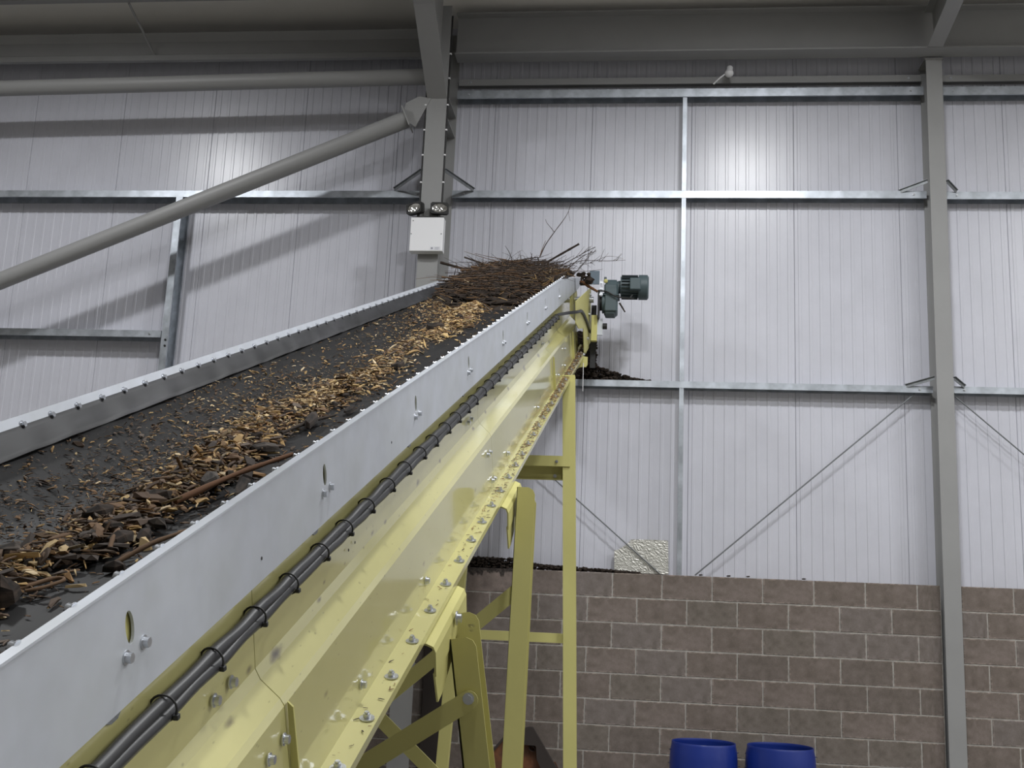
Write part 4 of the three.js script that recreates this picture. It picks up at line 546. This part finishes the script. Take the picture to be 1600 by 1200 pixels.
// branches that stand out of the heap: points, base and tip radius
for (const [pts, r0, r1, m, lab] of [
  [[[-1.60, 5.138, 0.90], [-1.42, 5.095, 0.88], [-1.26, 5.055, 0.85]], 0.014, 0.010, 'bark', 'thick broken branch sticking out over the left side plate'],
  [[[-1.385, 5.190, 0.90], [-1.25, 5.155, 0.86], [-1.02, 5.095, 0.80], [-0.9, 5.10, 0.78]], 0.009, 0.007, 'twig', 'dark bent branch lying along the top left of the heap'],
  [[[-0.354, 5.322, 0.90], [-0.50, 5.24, 0.88], [-0.66, 5.15, 0.86], [-0.75, 5.10, 0.85]], 0.010, 0.009, 'bark', 'straight cut branch pointing up right from the heap'],
  [[[-0.70, 5.20, 0.90], [-0.655, 5.31, 0.90], [-0.58, 5.43, 0.90], [-0.47, 5.60, 0.90], [-0.437, 5.71, 0.90]], 0.0055, 0.002, 'twig', 'tall thin twig standing up from the top of the heap'],
  [[[-0.580, 5.43, 0.90], [-0.615, 5.475, 0.90], [-0.655, 5.525, 0.90], [-0.662, 5.55, 0.90]], 0.003, 0.002, 'twig', 'little side shoot beside the tall thin twig'],
  [[[-0.458, 5.63, 0.90], [-0.452, 5.58, 0.905], [-0.44, 5.53, 0.91]], 0.002, 0.0012, 'twig', 'drooping shoot near the tip of the tall thin twig'],
  [[[-0.705, 5.19, 0.90], [-0.68, 5.28, 0.9], [-0.655, 5.35, 0.9]], 0.004, 0.002, 'twigBrown', 'reddish upright twig at the foot of the tall twig'],
  [[[-1.30, 5.08, 0.8], [-1.05, 5.13, 0.8], [-0.85, 5.20, 0.82], [-0.72, 5.22, 0.82]], 0.006, 0.004, 'twig', 'long arching twig along the crest of the heap'],
  [[[-0.52, 5.13, 0.85], [-0.40, 5.20, 0.85], [-0.27, 5.28, 0.85], [-0.21, 5.31, 0.85]], 0.005, 0.0025, 'twig', 'slanting twig above the head plate'],
  [[[-0.50, 5.11, 0.85], [-0.35, 5.18, 0.84], [-0.10, 5.19, 0.82], [0.06, 5.20, 0.82]], 0.004, 0.0015, 'twig', 'longest thin twig reaching right above the gear motor'],
  [[[-0.20, 5.19, 0.83], [-0.10, 5.23, 0.83], [0.02, 5.22, 0.83]], 0.002, 0.001, 'twig', 'fine forked twig over the gear motor'],
  [[[-0.45, 5.10, 0.86], [-0.32, 5.22, 0.86], [-0.20, 5.27, 0.86]], 0.004, 0.002, 'twig', 'springy twig rising toward the gear motor'],
  [[[-0.42, 5.03, 0.85], [-0.33, 5.13, 0.85], [-0.24, 5.27, 0.85]], 0.004, 0.002, 'twig', 'steep twig right of the cut branch'],
  [[[-0.40, 5.08, 0.86], [-0.28, 5.08, 0.86], [-0.14, 5.10, 0.86]], 0.003, 0.0015, 'twig', 'low thin twig hanging over the head plate'],
  [[[-0.92, 5.10, 0.85], [-0.88, 5.20, 0.85], [-0.89, 5.27, 0.85]], 0.0035, 0.002, 'twig', 'short upright twig at the middle of the heap'],
  [[[-1.1, 5.06, 0.84], [-1.13, 5.12, 0.84], [-1.17, 5.15, 0.84]], 0.003, 0.0015, 'twig', 'tiny hooked twig on the left of the heap'],
  [[[-1.22, 4.91, 1.5], [-1.11, 4.935, 1.3], [-0.98, 4.975, 1.15]], 0.008, 0.007, 'barkRed', 'orange brown stick at the front of the heap'],
  [[[-1.02, 4.96, 1.2], [-0.9, 4.965, 1.15], [-0.72, 4.97, 1.1]], 0.004, 0.003, 'twigBrown', 'pale straight stem across the front of the heap'],
  [[[-0.78, 4.94, 1.15], [-0.65, 4.91, 1.1], [-0.50, 4.88, 1.05]], 0.004, 0.003, 'twigBrown', 'brown stem sloping down to the near side plate'],
  [[[-0.345, 5.035, 0.72], [-0.27, 4.99, 0.70], [-0.185, 4.945, 0.68]], 0.016, 0.012, 'barkRed', 'orange bark strip hanging over the head plate'],
  [[[0.01, 4.90, 0.47], [0.035, 4.86, 0.47], [0.062, 4.815, 0.47]], 0.009, 0.007, 'bark', 'dark stick hanging under the gear motor']]) {
  tag(mesh('branch', twig(pts.map(p => V3(...p)), r0, r1, 6, 14), M[m]), lab, 'branch'); }
{ const c = []; for (let i = 0; i < 26; i++) { const k = clod(rr(0.012, 0.03), 1.2, 0.8, 1.2); k.translate(-0.29 + gauss() * 0.05, 5.06 + rr(-0.05, 0.035), 0.70 + gauss() * 0.05); c.push(clean(k)); } tag(mesh('bark_clump', mergeGeometries(c), M.bark), 'brown clump of bark caught on top of the conveyor head', 'bark', null, 'stuff'); }
// debris along the lower flange, on the rail and on top of the blockwork
{ const list = []; for (let i = 0; i < 1900; i++) { let u; do { u = rr(1.6, 10.2); } while (R() > Math.min(1, 0.05 + Math.max(0, (u - 3.2) / 4.6) ** 1.5)); const v = -0.752 + 0.044 * R() ** 1.6; list.push([u, v]); }
  const im = new THREE.InstancedMesh(chipForms[0], M.chip, list.length); im.name = numbered('flange_debris'); shadow(im);
  list.forEach(([u, v], i) => { ee.set(rr(-0.3, 0.3), rr(0, 6.28), rr(-0.2, 0.2)); qq.setFromEuler(ee); const far = Math.max(0, (u - 4) / 6), l = rr(0.005, 0.018) * (1 + 0.8 * far); mtx.compose(toWorld(u, v, -1.262 - 0.007 * (v + 0.766) / 0.064 + 0.003 + rr(0, 0.012) * far), conv.quaternion.clone().multiply(qq), V3(l, l, l)); im.setMatrixAt(i, mtx); const c = R() < 0.14 ? pick(PALE) : R() < 0.45 ? pick(MID) : pick(DARK); im.setColorAt(i, new THREE.Color().setRGB(...c)); }); scene.add(im); tag(im, 'bark crumbs lying along the cream lower flange', 'bark crumbs', null, 'stuff'); }
function heap(name, label, n, where, r0, r1, mat) { const c = []; for (let i = 0; i < n; i++) { const [x, y, z] = where(); const k = clod(rr(r0, r1), rr(0.9, 1.8), rr(0.5, 0.9), rr(0.8, 1.3)); k.rotateY(rr(0, 6)); k.translate(x, y, z); c.push(clean(k)); } tag(mesh(name, mergeGeometries(c), mat), label, 'bark heap', null, 'stuff'); }
heap('bark_heap', 'brown bark piled on the rail below the gear motor', 900, () => { const x = -0.45 + 0.75 * R() ** 1.3, h = x < -0.19 ? 0.16 : 0.13 * Math.max(0, 1 - (x + 0.19) / 0.47) ** 1.2; return [x, 4.288 + h * R(), rr(-0.17, -0.06)]; }, 0.008, 0.02, M.bark);
heap('bark_heap', 'bark caked up the wall below the conveyor head', 700, () => { const y = rr(4.30, 4.78); return [rr(-0.40, -0.22), y, -0.15 + 0.05 * R() * (4.9 - y)]; }, 0.010, 0.024, M.humus);
heap('bark_heap', 'dark bark lying along the top of the blockwork behind the legs', 2600, () => { const x = -1.6 + 1.85 * R() ** 1.5, h = x < -0.75 ? 0.09 : 0.05 * Math.max(0.05, 1 - (x + 0.75) / 1.1); return [x, 2.476 + h * R(), rr(-0.15, -0.012)]; }, 0.007, 0.016, M.bark);
for (const x of [0.80, 1.05, 1.22, 1.72]) { const k = clod(0.014, 1.6, 0.6, 1); k.translate(x, 2.481, -0.03); tag(mesh('bark_crumb', k, M.bark), `single bark crumb on the blockwork ${{ 0.8: 'beside the foot of the long bracing rod', 1.05: 'just right of the long bracing rod', 1.22: 'under the middle of the bay', 1.72: 'toward the slim column' }[x]}`, 'bark'); }

renderer.render(scene, camera);
